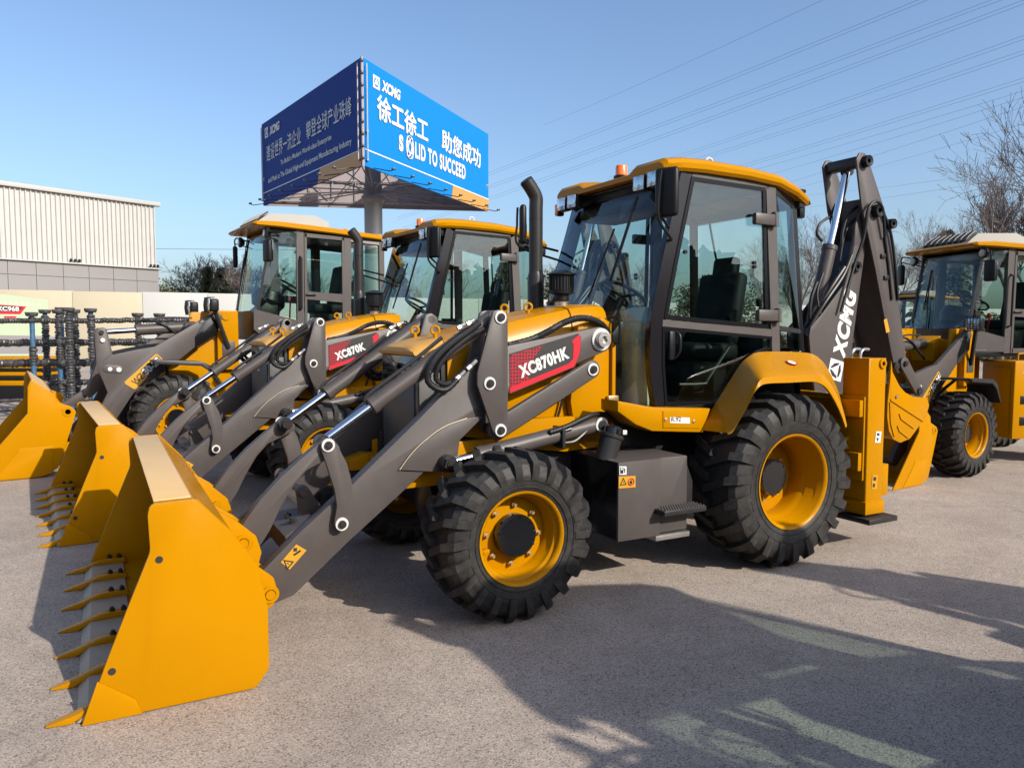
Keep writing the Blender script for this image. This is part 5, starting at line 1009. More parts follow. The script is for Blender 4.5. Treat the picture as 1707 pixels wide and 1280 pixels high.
# ================================================================== articulated loader (front axle at the origin)
def build_loader():
    root = empty('wheel_loader'); rear = []
    def R_(o): o['rear'] = 1; return o
    for s in (1, -1): add_wheel('loader', 0.0, 1.0, s, root, 0.1 * s)
    for s in (1, -1): R_(add_wheel('loader', -2.95, 1.0, s, root, 0.2 * s))
    M().box((0, 0, 0.56), (0.22, 1.3, 0.22), 0.03).out('front_axle', 'dark_paint', root); R_(M().box((-2.95, 0, 0.56), (0.22, 1.3, 0.22), 0.03).out('rear_axle', 'dark_paint', root))
    # front frame with tower
    fr = M(); fr.box((-0.25, 0, 0.80), (1.1, 0.62, 0.42), 0.02)
    for s in (1, -1):
        fr.prism([(-0.42, 1.95, 0.04), (-0.88, 1.955, 0.03), (-0.88, 1.10), (-0.70, 0.75), (0.25, 0.75), (0.30, 1.00), (-0.10, 1.20), (-0.36, 1.42)], s * 0.36, s * 0.41, 0.006)
        fr.prism([(-0.60, 1.96, 0.03), (-0.88, 1.96, 0.03), (-0.88, 1.15), (-0.60, 1.15)], s * 0.40, s * 0.50, 0.008)
    fr.box((-0.74, 0, 1.35), (0.05, 0.74, 0.9), 0.01); fr.out('front_frame', 'yellow_paint', root)
    M().prism([(-0.42, 1.50), (-0.42, 1.75), (-0.60, 1.85), (-0.60, 1.3)], -0.16, 0.16, 0.01).out('cylinder_mount', 'yellow_paint', root)
    for s in (1, -1):
        M().cyl((-0.72, s * 0.50, 1.88), (-0.72, s * 0.515, 1.88), 0.055, seg=20).out('tower_pin', 'yellow_paint', root)
        M().box((-0.745, s * 0.505, 1.44), (0.17, 0.012, 0.20), 0.004).out('lamp_bracket_plate', 'grey_paint', root)
    # arms
    arm = [(-0.68, 1.86, 0.08), (-0.60, 1.95, 0.06), (-0.50, 1.90), (-0.163, 1.69), (0.193, 1.475), (0.40, 1.44), (0.711, 1.37, 0.08), (0.87, 1.24, 0.10), (0.80, 1.04, 0.08), (0.755, 0.90), (0.86, 0.68), (1.16, 0.34, 0.05), (1.20, 0.24, 0.06), (1.10, 0.18, 0.06), (0.98, 0.28), (0.661, 0.571), (0.458, 0.884), (0.176, 1.076), (-0.276, 1.445), (-0.55, 1.70)]
    for s in (1, -1):
        A_ = M().prism(arm, s * 0.485, s * 0.55, 0.006).out('lift_arm', 'grey_paint', root)
        M().prism([(-0.30, 1.60), (-0.30, 1.46), (-0.60, 1.66), (-0.62, 1.80), (-0.5, 1.86), (-0.42, 1.80)], s * 0.55, s * 0.556, 0.002).out('arm_cover', 'gloss_black', A_)
        m = M(); m.cyl((0.62, s * 0.55, 1.19), (0.62, s * 0.565, 1.19), 0.03, seg=18); m.cyl((0.72, s * 0.55, 1.20), (0.72, s * 0.562, 1.20), 0.026, seg=18); m.out('arm_bolt', 'white_ring', A_)
        M().prism(link_poly((0.62, 1.19), (0.75, 1.205), 0.05, 0.05), s * 0.551, s * 0.558, 0.003).out('keeper_plate', 'grey_paint', A_)
        hydraulic(root, (-0.45, s * 0.44, 0.95), (0.32, s * 0.44, 1.06), 0.055, 0.032, 0.62, 'lift_cylinder')
    m = M(); m.cyl((0.60, -0.49, 1.12), (0.60, 0.49, 1.12), 0.10, seg=24); m.cyl((1.12, -0.5, 0.25), (1.12, 0.5, 0.25), 0.035, seg=16); m.out('arm_tube', 'grey_paint', root)
    lv = [(0.70, 1.72, 0.05), (0.82, 1.72, 0.05), (0.84, 1.64), (0.83, 1.25), (0.95, 0.92, 0.05), (1.0, 0.86, 0.05), (0.92, 0.80, 0.05), (0.72, 1.00), (0.60, 1.10, 0.05), (0.62, 1.28)]
    L_ = M()
    for s in (1, -1): L_.prism(lv, s * 0.06, s * 0.10, 0.006)
    L_ = L_.out('bell_crank', 'grey_paint', root)
    for (x, z) in ((0.76, 1.66), (0.75, 1.56)): M().cyl((x, -0.12, z), (x, 0.125, z), 0.028, seg=16).out('crank_pin', 'white_ring' if z < 1.6 else 'dark_paint', L_)
    M().prism(link_poly((0.95, 0.88), (1.27, 0.66), 0.05, 0.05), -0.05, 0.05, 0.008).out('bucket_link', 'grey_paint', root)
    tc = hydraulic(root, (-0.42, 0, 1.74), (0.74, 0, 1.665), 0.075, 0.036, 0.66, 'tilt_cylinder', eye=0.06)
    M().tube([(0.33, 0.05, 1.80), (0.2, 0.07, 1.83), (0.0, 0.08, 1.76), (-0.15, 0.09, 1.64), (-0.3, 0.1, 1.52)], 0.016, 8, rib=0.08).out('hydraulic_hose', 'hose_rubber', tc)
    M().tube([(0.34, -0.02, 1.79), (0.0, -0.02, 1.86), (-0.38, -0.02, 1.86)], 0.012, 8).out('oil_pipe', 'pipe_black', tc)
    # bucket
    zb = 0.006; inner = [(2.16, 0.03), (1.60, 0.035), (1.47, 0.07), (1.38, 0.14), (1.30, 0.30), (1.25, 0.55), (1.27, 0.72), (1.40, 0.94), (1.58, 1.10)]
    outer = [(1.585, 1.13), (1.365, 0.955), (1.245, 0.74), (1.225, 0.55), (1.27, 0.30), (1.355, 0.11), (1.46, 0.04), (1.60, zb), (2.17, zb)]
    bk = M().prism(inner + outer, -1.18, 1.18).out('front_bucket', 'yellow_paint', root)
    for s in (1, -1):
        M().prism([(1.585, 1.135, 0.02), (1.62, 1.05), (1.632, 0.75), (2.23, zb), (1.60, zb), (1.47, 0.03), (1.355, 0.10), (1.20, 0.576), (1.15, 0.742, 0.04), (1.195, 0.80, 0.03), (1.345, 0.865), (1.36, 0.955)], s * 1.182, s * 1.205, 0.004).out('side_plate', 'yellow_paint', bk)
        M().prism([(1.40, 0.36), (1.42, 0.05, 0.03), (1.52, 0.015), (2.0, 0.015), (1.95, 0.06), (1.75, 0.30), (1.72, 0.36)], s * 1.2052, s * 1.212, 0.003).out('wear_plate', 'yellow_paint', bk)
        m = M(); m.lathe([(0.03, 0), (0.03, 0.006), (0.055, 0.006), (0.055, 0)], (1.235, s * 1.205, 0.745), (0, s, 0), 24); m.cyl((1.28, s * 1.205, 0.775), (1.28, s * 1.213, 0.775), 0.018, seg=14); m.out('lug_ring', 'yellow_paint', bk)
    M().prism([(1.575, 1.128), (1.40, 0.988), (1.405, 0.98), (1.58, 1.12)], -1.17, 1.17).out('spill_guard', 'yellow_pale', bk)
    M().prism([(2.26, zb), (1.98, 0.031), (1.98, 0.046), (2.20, 0.046)], -1.18, 1.18, 0.002).out('cutting_edge', 'worn_steel', bk)
    for s in (1, -1):
        M().prism([(1.25, 0.30), (1.24, 0.12), (1.14, 0.16, 0.04), (1.08, 0.26, 0.05), (1.13, 0.34, 0.04)], s * 0.56, s * 0.585, 0.004).out('bucket_lug', 'yellow_paint', bk)
    M().prism([(1.24, 0.76), (1.24, 0.52), (1.30, 0.60, 0.03), (1.33, 0.70, 0.04)], -0.08, 0.08, 0.004).out('bucket_lug', 'yellow_paint', bk)
    # fenders and lamps
    for s in (1, -1):
        m = M(); top = [(0.27, 1.305), (0.24, 1.315), (-0.30, 1.285), (-0.42, 1.22), (-0.53, 0.98)]; th = [(x, z - 0.022) for x, z in top]
        m.prism(top + th[::-1], s * 0.62, s * 1.02, 0.004); m.prism([(0.26, 1.30), (-0.30, 1.27), (-0.41, 1.20), (-0.52, 0.98), (-0.50, 0.975), (-0.39, 1.15), (-0.28, 1.23), (0.26, 1.27)], s * 1.02, s * 1.03, 0.002); fd = m.out('fender', 'dark_paint', root)
        M().tube([(0.10, s * 0.75, 1.29), (0.0, s * 0.34, 0.95)], 0.022, 8, smooth=False).out('fender_stay', 'dark_paint', fd)
        lx, ly, lz = -0.52, s * 0.66, 2.02
        lp = M().box((lx, ly, lz), (0.12, 0.20, 0.17), 0.03, None, 3).out('headlamp', 'black_plastic', root)
        M().box((lx + 0.062, ly, lz), (0.008, 0.17, 0.14), 0.003).out('lamp_reflector', 'chrome', lp); M().box((lx + 0.070, ly, lz), (0.006, 0.18, 0.15), 0.003).out('lamp_lens', 'lens_glass', lp)
        m = M()
        for k in range(6): y = ly - 0.10 + 0.04 * k; m.tube([(lx + 0.085, y, lz - 0.10), (lx + 0.10, y, lz), (lx + 0.085, y, lz + 0.10)], 0.005, 5, k=2)
        m.tube([(lx, ly - 0.11, lz + 0.10), (lx + 0.09, ly - 0.11, lz + 0.10), (lx + 0.09, ly + 0.11, lz + 0.10), (lx, ly + 0.11, lz + 0.10)], 0.006, 5, smooth=False); m.tube([(lx, ly - 0.11, lz - 0.10), (lx + 0.09, ly - 0.11, lz - 0.10), (lx + 0.09, ly + 0.11, lz - 0.10), (lx, ly + 0.11, lz - 0.10)], 0.006, 5, smooth=False); m.out('lamp_guard', 'black_plastic', lp)
        m = M(); m.tube([(lx - 0.02, ly, lz - 0.07), (-0.74, s * 0.515, 1.45)], 0.03, 8, smooth=False); m.out('lamp_stay', 'dark_paint', lp)
    # decal
    dq = [(0.572, 1.02), (0.172, 1.392), (0.094, 1.30), (0.444, 0.925)]
    dc = M().prism([(x, z, 0.03) for x, z in dq], 0.5503, 0.5535).out('model_decal', 'yellow_label', root, smooth=0)
    xd = V((dq[1][0] - dq[0][0], 0, dq[1][1] - dq[0][1])).normalized(); yd = V((0, 1, 0)).cross(xd)
    if xd.cross(yd).y < 0: yd = -yd
    o = V((dq[0][0], 0.5545, dq[0][1])); o2 = V((dq[3][0], 0.5545, dq[3][1])); dn = (o - o2)
    H = 0.145
    base = o2 + xd * 0.03
    M().slab([base + xd * 0.19 + yd * 0.012, base + xd * 0.47 + yd * 0.012, base + xd * 0.47 + yd * (H - 0.012), base + xd * 0.19 + yd * (H - 0.012)], 0.002, toward=V((0, -1, 0))).out('decal_panel', 'black_print', dc, smooth=0)
    text('WZ', 'model_lettering', 'black_print', dc, base + xd * 0.015 + yd * 0.03 + V((0, 0.001, 0)), xd, yd, 0.16, 0.085, offset=0.012)
    text('30-25', 'model_lettering', 'white_print', dc, base + xd * 0.195 + yd * 0.03 + V((0, 0.004, 0)), xd, yd, 0.265, 0.095, offset=0.05)
    # ---------------- rear frame and body
    R_(M().box((-1.9, 0, 0.80), (2.4, 0.6, 0.45), 0.02).out('rear_frame', 'yellow_paint', root)); R_(M().cyl((-0.95, 0, 0.55), (-0.95, 0, 1.1), 0.10, seg=20).out('articulation_pin', 'dark_paint', root))
    for s in (1, -1):
        b = R_(M().prism([(-1.56, 0.40), (-1.56, 1.50, 0.03), (-2.25, 1.50, 0.03), (-2.25, 0.40)], s * 0.40, s * 0.98, 0.012).out('side_tank', 'yellow_paint', root))
        M().prism([(-1.55, 0.45), (-1.55, 1.40), (-1.545, 1.40), (-1.545, 0.45)], s * 0.46, s * 0.92, 0.001).out('tank_door', 'yellow_paint', b)
        m = M(); m.tube([(-1.66, s * 0.92, 1.49), (-1.66, s * 0.92, 1.57), (-1.70, s * 0.92, 1.60), (-2.10, s * 0.92, 1.60), (-2.14, s * 0.92, 1.57), (-2.14, s * 0.92, 1.49)], 0.012, 8, k=3); m.out('step_rail', 'yellow_paint', b)
        for z in (0.65, 0.95): M().box((-1.85, s * 0.982, z), (0.36, 0.01, 0.12), 0.004).out('step_recess', 'black_plastic', b)
        if s > 0: M().box((-1.74, 0.9815, 1.36), (0.07, 0.003, 0.09)).out('maker_label', 'white_print', b, smooth=0); M().box((-1.74, 0.9835, 1.36), (0.03, 0.002, 0.05)).out('label_print', 'black_print', b, smooth=0)
        M().box((-1.53, s * 0.62, 0.86), (0.012, 0.05, 0.05), 0.004).out('tank_lock', 'steel', b)
    # ---------------- cab
    cab = R_(M().box((-2.0, 0, 1.60), (1.75, 1.32, 0.10), 0.01).out('cab_floor', 'black_plastic', root))
    YC = 0.69
    def sl(name, pts, mt, par, s, Y=YC, th=0.045, sm=32):
        return M().slab([V((p[0], s * (p[2] if len(p) > 2 else Y), p[1])) for p in pts], th, toward=V((0, -s, 0))).out(name, mt, par, smooth=sm)
    for s in (1, -1):
        sl('front_pillar', [(-1.655, 3.09), (-1.76, 3.09), (-1.74, 1.60), (-1.64, 1.60)], 'grey_paint', cab, s)
        sl('corner_post', [(-1.30, 3.05, 0.60), (-1.335, 3.05, 0.61), (-1.135, 1.93, 0.61), (-1.10, 1.93, 0.60)], 'dark_paint', cab, s, th=0.03)
        sl('side_skirt', [(-1.06, 1.98, 0.62), (-1.64, 1.83, YC), (-1.64, 1.62, YC), (-1.15, 1.62, 0.63), (-1.06, 1.70, 0.62)], 'grey_paint', cab, s)
        sl('quarter_pane', [(-1.335, 3.03, 0.605), (-1.655, 3.07, YC - 0.01), (-1.64, 1.845, YC - 0.01), (-1.12, 1.975, 0.605)], 'window_glass', cab, s, th=0.005, sm=0)
        sl('top_rail', [(-1.30, 3.12, 0.62), (-2.95, 3.05, YC), (-2.95, 2.95, YC), (-1.72, 3.02, YC), (-1.32, 3.03, 0.62)], 'grey_paint', cab, s)
        sl('rear_post', [(-2.36, 3.03), (-2.46, 3.02), (-2.44, 1.60), (-2.34, 1.60)], 'grey_paint', cab, s); sl('end_post', [(-2.90, 3.0), (-2.98, 3.0), (-2.98, 1.60), (-2.90, 1.60)], 'grey_paint', cab, s)
        sl('rear_side_pane', [(-2.46, 2.93), (-2.90, 2.93), (-2.90, 1.70), (-2.44, 1.70)], 'window_glass', cab, s, Y=YC - 0.015, th=0.005, sm=0); sl('rear_side_panel', [(-2.44, 1.72), (-2.92, 1.72), (-2.92, 1.56), (-2.44, 1.56)], 'grey_paint', cab, s, Y=YC - 0.004)
        door = sl('door', [(-1.755, 2.24), (-2.345, 2.21), (-2.345, 2.09), (-1.755, 2.13)], 'grey_paint', cab, s, Y=YC + 0.004)
        for pts in ([(-1.765, 3.05), (-1.80, 3.05), (-1.785, 1.60), (-1.75, 1.60)], [(-2.32, 3.03), (-2.355, 3.03), (-2.345, 1.60), (-2.31, 1.60)], [(-1.77, 3.055), (-2.35, 3.035), (-2.35, 2.985), (-1.77, 3.0)], [(-1.77, 1.67), (-2.34, 1.67), (-2.34, 1.60), (-1.77, 1.60)]): sl('door_frame', pts, 'grey_paint', door, s, Y=YC + 0.006, th=0.03)
        sl('upper_pane', [(-1.79, 3.01), (-2.33, 2.99), (-2.32, 2.20), (-1.77, 2.22)], 'window_glass', door, s, Y=YC - 0.006, th=0.005, sm=0); sl('lower_pane', [(-1.77, 2.14), (-2.32, 2.11), (-2.32, 1.65), (-1.77, 1.65)], 'window_glass', door, s, Y=YC - 0.006, th=0.005, sm=0)
        m = M(); m.cyl((-2.08, s * YC, 2.92), (-2.08, s * (YC + 0.02), 2.92), 0.025, seg=14); m.out('glass_stud', 'black_plastic', door); m = M(); m.box((-1.84, s * (YC + 0.014), 2.19), (0.14, 0.02, 0.03), 0.006); m.out('door_handle', 'black_plastic', door)
        m = M(); m.tube([(-1.70, s * (YC + 0.0), 2.72), (-1.70, s * (YC + 0.055), 2.70), (-1.69, s * (YC + 0.055), 2.0), (-1.69, s * (YC + 0.0), 1.98)], 0.016, 8, smooth=False); m.out('grab_rail', 'black_plastic', cab)
        # mirror on a bracket
        if s > 0: c = V((-1.20, 0.86, 2.76)); hs = (0.07, 0.17, 0.30)
        else: c = V((-1.22, -0.98, 2.82)); hs = (0.07, 0.17, 0.33)
        mr = R_(M().box(c, hs, 0.03, Matrix.Rotation(s * 0.25, 3, 'Z'), 3).out('mirror', 'black_plastic', root))
        M().box(c + V((-0.037, 0, 0)), (0.004, 0.14, 0.27), 0.001, Matrix.Rotation(s * 0.25, 3, 'Z')).out('mirror_pane', 'mirror_glass', mr)
        m = M(); t = c + V((0, 0, hs[2] / 2)); m.tube([t, t + V((0, 0, 0.10)), t + V((-0.05, -s * 0.05, 0.12)), V((-1.42, s * 0.66, 3.0))], 0.011, 8); m.tube([t + V((0, 0, 0.04)), V((-1.40, s * 0.66, 2.93))], 0.009, 8, smooth=False); m.out('mirror_bracket', 'black_plastic', mr)
        lp = R_(M().lathe([(0.04, -0.05), (0.075, -0.01), (0.08, 0.02), (0.06, 0.035), (0, 0.04)], (-1.24, s * 0.70, 3.02), (1, 0, 0), 20).out('work_lamp', 'black_plastic', root)); M().lathe([(0.062, 0.034), (0.05, 0.045), (0, 0.05)], (-1.24, s * 0.70, 3.02), (1, 0, 0), 20).out('lamp_lens', 'lens_glass', lp)
    # windscreen
    m = M(); b = m.bm; g = []
    for (x, z, y) in ((-1.105, 1.95, 0.60), (-1.20, 2.45, 0.605), (-1.31, 3.04, 0.60)):
        g.append([b.verts.new((x + 0.07 * (1 - t * t), y * t, z)) for t in [-1 + k / 5 for k in range(11)]])
    fs = [b.faces.new((g[i][k], g[i][k + 1], g[i + 1][k + 1], g[i + 1][k])) for i in range(2) for k in range(10)]
    bmesh.ops.solidify(b, geom=fs, thickness=0.005); bmesh.ops.recalc_face_normals(b, faces=b.faces[:]); wsn = m.out('windscreen', 'window_glass', cab, smooth=40)
    M().prism([(-1.04, 1.96), (-1.14, 1.96), (-1.16, 1.60), (-1.08, 1.60)], -0.60, 0.60, 0.01).out('front_bulkhead', 'dark_paint', cab); M().box((-2.96, 0, 1.9), (0.05, 1.30, 0.6), 0.01).out('rear_bulkhead', 'dark_paint', cab)
    M().slab([(-2.965, 0.62, 2.2), (-2.965, -0.62, 2.2), (-2.965, -0.62, 2.95), (-2.965, 0.62, 2.95)], 0.005).out('rear_window', 'window_glass', cab, smooth=0)
    m = M(); m.tube([(-1.02, -0.12, 1.95), (-1.10, -0.2, 2.4), (-1.17, -0.26, 2.75)], 0.009, 6); m.box((-1.15, -0.28, 2.55), (0.016, 0.02, 0.62), 0.004, Matrix.Rotation(-0.19, 3, 'Y')); m.out('wiper', 'black_plastic', cab)
    def rsec(x, zt, w_, th):
        half = [(w_ - 0.02, zt - th), (w_, zt - th + 0.015), (w_, zt - 0.03), (w_ - 0.03, zt - 0.004), (0.02, zt)]
        return [V((x, y, z)) for y, z in half] + [V((x, -y, z)) for y, z in reversed(half)]
    roof = R_(M().loft([rsec(-1.06, 3.16, 0.70, 0.035), rsec(-1.10, 3.18, 0.735, 0.07), rsec(-1.4, 3.19, 0.75, 0.085), rsec(-2.2, 3.15, 0.755, 0.085), rsec(-2.95, 3.10, 0.75, 0.08), rsec(-3.02, 3.08, 0.73, 0.05)]).out('roof', 'yellow_paint', root))
    M().box((-2.1, 0, 3.045), (1.6, 1.26, 0.03), 0.01).out('headliner', 'black_plastic', cab)
    ac = M(); ac.loft([[V((-1.16, y, 3.185)) for y in (0.47, -0.47)] + [V((-1.18, y, 3.20)) for y in (-0.47, 0.47)], [V((-1.36, 0.48, 3.17)), V((-1.36, -0.48, 3.17)), V((-1.36, -0.44, 3.33)), V((-1.36, 0.44, 3.33))], [V((-2.0, 0.50, 3.15)), V((-2.0, -0.50, 3.15)), V((-2.0, -0.45, 3.345)), V((-2.0, 0.45, 3.345))], [V((-2.22, 0.48, 3.14)), V((-2.22, -0.48, 3.14)), V((-2.22, -0.42, 3.27)), V((-2.22, 0.42, 3.27))]])
    ac = ac.out('air_conditioner', 'offwhite_plastic', roof)
    m = M(); m.slab([(-1.175, 0.44, 3.21), (-1.175, -0.44, 3.21), (-1.352, -0.41, 3.345), (-1.352, 0.41, 3.345)], 0.02); m.out('vent_panel', 'black_plastic', ac)
    for k in range(8):
        y = -0.42 + 0.12 * k; M().tube([(-1.16, y, 3.20), (-1.22, y, 3.285), (-1.345, y * 0.96, 3.365)], 0.008, 6, k=2).out('vent_rib', 'offwhite_plastic', ac)
    bx = M(); bx.lathe([(0.05, 0), (0.05, 0.02)], (-2.55, 0.25, 3.115), (0, 0, 1), 18); bx.out('beacon', 'black_plastic', roof); M().lathe([(0.045, 0.02), (0.045, 0.08), (0.03, 0.10), (0, 0.104)], (-2.55, 0.25, 3.115), (0, 0, 1), 20).out('beacon_lens', 'amber_lens', roof)
    # interior
    seat = M().box((-2.28, 0, 2.02), (0.5, 0.5, 0.14), 0.05, None, 3).out('seat', 'seat_fabric', cab); M().box((-2.52, 0, 2.36), (0.14, 0.5, 0.62), 0.05, Matrix.Rotation(-0.2, 3, 'Y'), 3).out('backrest', 'seat_fabric', seat); M().box((-2.28, 0, 1.82), (0.36, 0.36, 0.34), 0.03).out('seat_base', 'black_plastic', seat)
    m = M(); m.lathe([(0.0, -0.16), (0.20, -0.10), (0.25, 0.02), (0.22, 0.14), (0.0, 0.2)], (-1.42, 0.02, 2.10), (-0.4, 0, 1), 28); m.prism([(-1.18, 1.62), (-1.18, 1.95), (-1.35, 2.10), (-1.55, 2.05), (-1.50, 1.62)], -0.2, 0.24, 0.02); m.out('dashboard', 'black_plastic', cab)
    m = M(); ax = V((-0.5, 0, 0.86)).normalized(); m.torus((-1.72, 0.02, 2.34), ax, 0.20, 0.016, 32, 8); m.tube([(-1.5, 0.02, 2.05), (-1.70, 0.02, 2.33)], 0.03, 10, smooth=False)
    for k in range(3):
        an = 2 * math.pi * k / 3; u = V((0, 1, 0)); v_ = ax.cross(u); m.cyl(V((-1.71, 0.02, 2.33)), V((-1.72, 0.02, 2.34)) + (u * math.cos(an) + v_ * math.sin(an)) * 0.19, 0.012, seg=8)
    m.out('steering_wheel', 'black_plastic', cab)
    m = M(); m.tube([(-1.62, 0.38, 1.65), (-1.64, 0.40, 2.12)], 0.012, 8, smooth=False); m.lathe([(0.02, 0), (0.03, 0.03), (0.022, 0.07), (0, 0.075)], (-1.64, 0.40, 2.11), (0, 0, 1), 12); m.out('control_lever', 'red_knob', cab)
    # engine cover behind
    R_(M().prism([(-3.02, 1.05), (-3.02, 1.75, 0.05), (-3.9, 1.65, 0.15), (-3.95, 1.05)], -0.5, 0.5, 0.03).out('engine_cover', 'yellow_paint', root))
    return root
def pose_rear(root, Mx):
    for c in root.children:
        if c.get('rear'):
            c.matrix_basis = Mx @ c.matrix_basis
def clear_marks(o):
    for k in ('rear', 'decal'):
        if k in o.keys(): del o[k]
    for c in o.children: clear_marks(c)
F_POS = (-4.3, 0.78, 0.0)
# ================================================================== the machines in the yard
A_root = build_backhoe()
def at_pose(root, x, y, yaw, S=1.0): root.location = (x, y, 0); root.rotation_euler = (0, 0, yaw); root.scale = (S, S, S)
def swap_model(root, body): model_text(root, body)
B_root = copy_tree(A_root); F_root = copy_tree(A_root)
for r_, body in ((A_root, 'XC870HK'), (B_root, 'XC870K'), (F_root, 'XC870K')): swap_model(r_, body)
at_pose(A_root, -4.29, -4.90, 0.0); at_pose(B_root, -3.975, -8.424, rad(4.25)); at_pose(F_root, F_POS[0], F_POS[1], rad(F_POS[2]))
GB = 'backhoe loaders parked in a row'
tag(A_root, 'nearest yellow and grey backhoe loader, arm lettered XC870HK, bucket in the foreground', 'backhoe loader', GB)
tag(B_root, 'second backhoe loader, arm lettered XC870K, between the nearest machine and the loader lettered WZ', 'backhoe loader', GB)
tag(F_root, 'backhoe loader behind the photographer whose cab throws the big shadow on the asphalt', 'backhoe loader', GB)
C_root = build_loader(); D_root = copy_tree(C_root); E_root = copy_tree(C_root)
at_pose(C_root, -0.78, -11.58, rad(5))
at_pose(D_root, -8.755, -6.056, rad(4.9), 0.875)
Tf = Matrix.Translation((-8.755, -6.056, 0)) @ Matrix.Rotation(rad(4.9), 4, 'Z') @ Matrix.Scale(0.875, 4)
Tc = Matrix.Translation((-8.834, -6.607, 0)) @ Matrix.Rotation(-0.298, 4, 'Z') @ Matrix.Scale(0.875, 4)
pose_rear(D_root, Tf.inverted() @ Tc)
ep = at_depth(1470, 560, 24.0); at_pose(E_root, ep.x, ep.y, rad(-8), 0.875)
db = [c for c in D_root.children if c.name.startswith('front_bucket')][0]; db.location = (-0.277, 0, 0); db.scale = (0.896, 0.73, 0.896)
for c in list(F_root.children):
    if c.name.startswith(('exhaust', 'pre_cleaner')): bpy.data.objects.remove(c)
GL = 'articulated loaders lettered WZ30-25'
tag(C_root, 'articulated loader lettered WZ30-25 at the left end of the row, in front of the rack', 'loader', GL)
tag(D_root, 'articulated loader at the right edge, steered towards its right, behind the hoe bucket', 'loader', GL)
tag(E_root, 'loader far behind, its cab just showing past the raised grey hoe arm', 'loader', GL)
for r_ in (A_root, B_root, C_root, D_root, E_root, F_root): clear_marks(r_)
# ================================================================== storage rack of greased rods at the left
def rack():
    root = empty('storage_rack'); r = random.Random(5)
    def gp(px, dep, z): p = at_depth(px, 600, dep); return V((p.x, p.y, z))
    for (px, dep, top, blue) in ((56, 14.6, 1.98, 0.3), (78, 15.4, 2.05, 0.0), (100, 14.9, 2.04, 0.4), (105, 15.6, 2.1, 0.5), (117, 14.3, 2.06, 0.7), (127, 15.2, 2.05, 0.3), (154, 14.5, 2.05, 0.6), (232, 15.3, 1.98, 0.2), (268, 15.6, 1.98, 0.2)):
        c = gp(px, dep, 0); p = M().cyl(c, c + V((0, 0, top)), 0.044, seg=14).out('post', 'steel_blue', root)
        m = M()
        z = 0.02
        while z < top - 0.06:
            seg_h = r.uniform(0.25, 0.5)
            if r.random() > blue * 0.6:
                zz = z
                while zz < min(z + seg_h, top - 0.05): rr = r.uniform(0.066, 0.082); m.torus(c + V((r.uniform(-.006, .006), r.uniform(-.006, .006), zz)), (r.uniform(-.1, .1), r.uniform(-.1, .1), 1), 0.047, rr - 0.047, 14, 6); zz += 0.052
            z += seg_h
        m.lathe([(0.09, 0), (0.11, 0.03), (0.11, 0.05), (0.05, 0.06)], c + V((0, 0, top - 0.03)), (0, 0, 1), 12); m.box(c + V((0, 0, top + 0.035)), (0.22, 0.12, 0.03), 0.01); tag(m.out('coil_sleeve', 'greasy_black', root), kind='stuff')
    for (z, dep, r0, x0, x1) in ((1.86, 14.75, 0.05, -60, 330), (1.45, 14.75, 0.055, -60, 330), (1.40, 15.45, 0.05, -60, 330), (1.05, 14.7, 0.075, -60, 300), (0.99, 15.4, 0.06, -60, 200), (0.66, 14.75, 0.055, 40, 200), (0.62, 15.4, 0.05, 40, 200), (0.32, 14.7, 0.035, -60, 200), (0.20, 14.3, 0.035, -60, 160), (0.12, 15.0, 0.04, -60, 220)):
        A = gp(x0, dep, z); B = gp(x1, dep + 0.35, z + 0.03); pts = [A.lerp(B, k / 60) + V((r.uniform(-.01, .01), r.uniform(-.01, .01), r.uniform(-.012, .012))) for k in range(61)]
        M().tube(pts, r0, 8, smooth=False, rib=0.10).out('rail', 'greasy_black', root)
    for px in (-20, 90, 190):
        A = gp(px, 14.3, 0.04); B = gp(px, 15.8, 0.04); M().tube([A, B], 0.05, 8, smooth=False).out('foot_beam', 'greasy_black', root)
    return tag(root, 'greasy black and blue steel rod rack beside the cream hoarding, far left', 'rack')
rack()
def weights():
    root = empty('counterweight_stack'); c = at_depth(20, 600, 19.0); c = V((c.x, c.y, 0)); d = RGT; f = V((RGT.y, -RGT.x, 0))
    rot = Matrix.Rotation(math.atan2(d.y, d.x), 3, 'Z')
    for (z0, z1, hw, mt, nm) in ((0.0, 0.34, 1.05, 'black_plastic', 'base_block'), (0.345, 0.47, 0.85, 'yellow_paint', 'slab'), (0.475, 0.58, 0.98, 'black_plastic', 'spacer'), (0.585, 0.68, 0.95, 'yellow_paint', 'slab'), (0.685, 0.76, 1.0, 'black_plastic', 'spacer'), (0.765, 1.05, 0.95, 'yellow_paint', 'slab')):
        M().box(c + V((0, 0, (z0 + z1) / 2)), (hw * 2, 0.8, z1 - z0), 0.02, rot).out(nm, mt, root)
    return tag(root, 'stacked yellow and black iron weights behind the rod rack', 'weights')
weights()
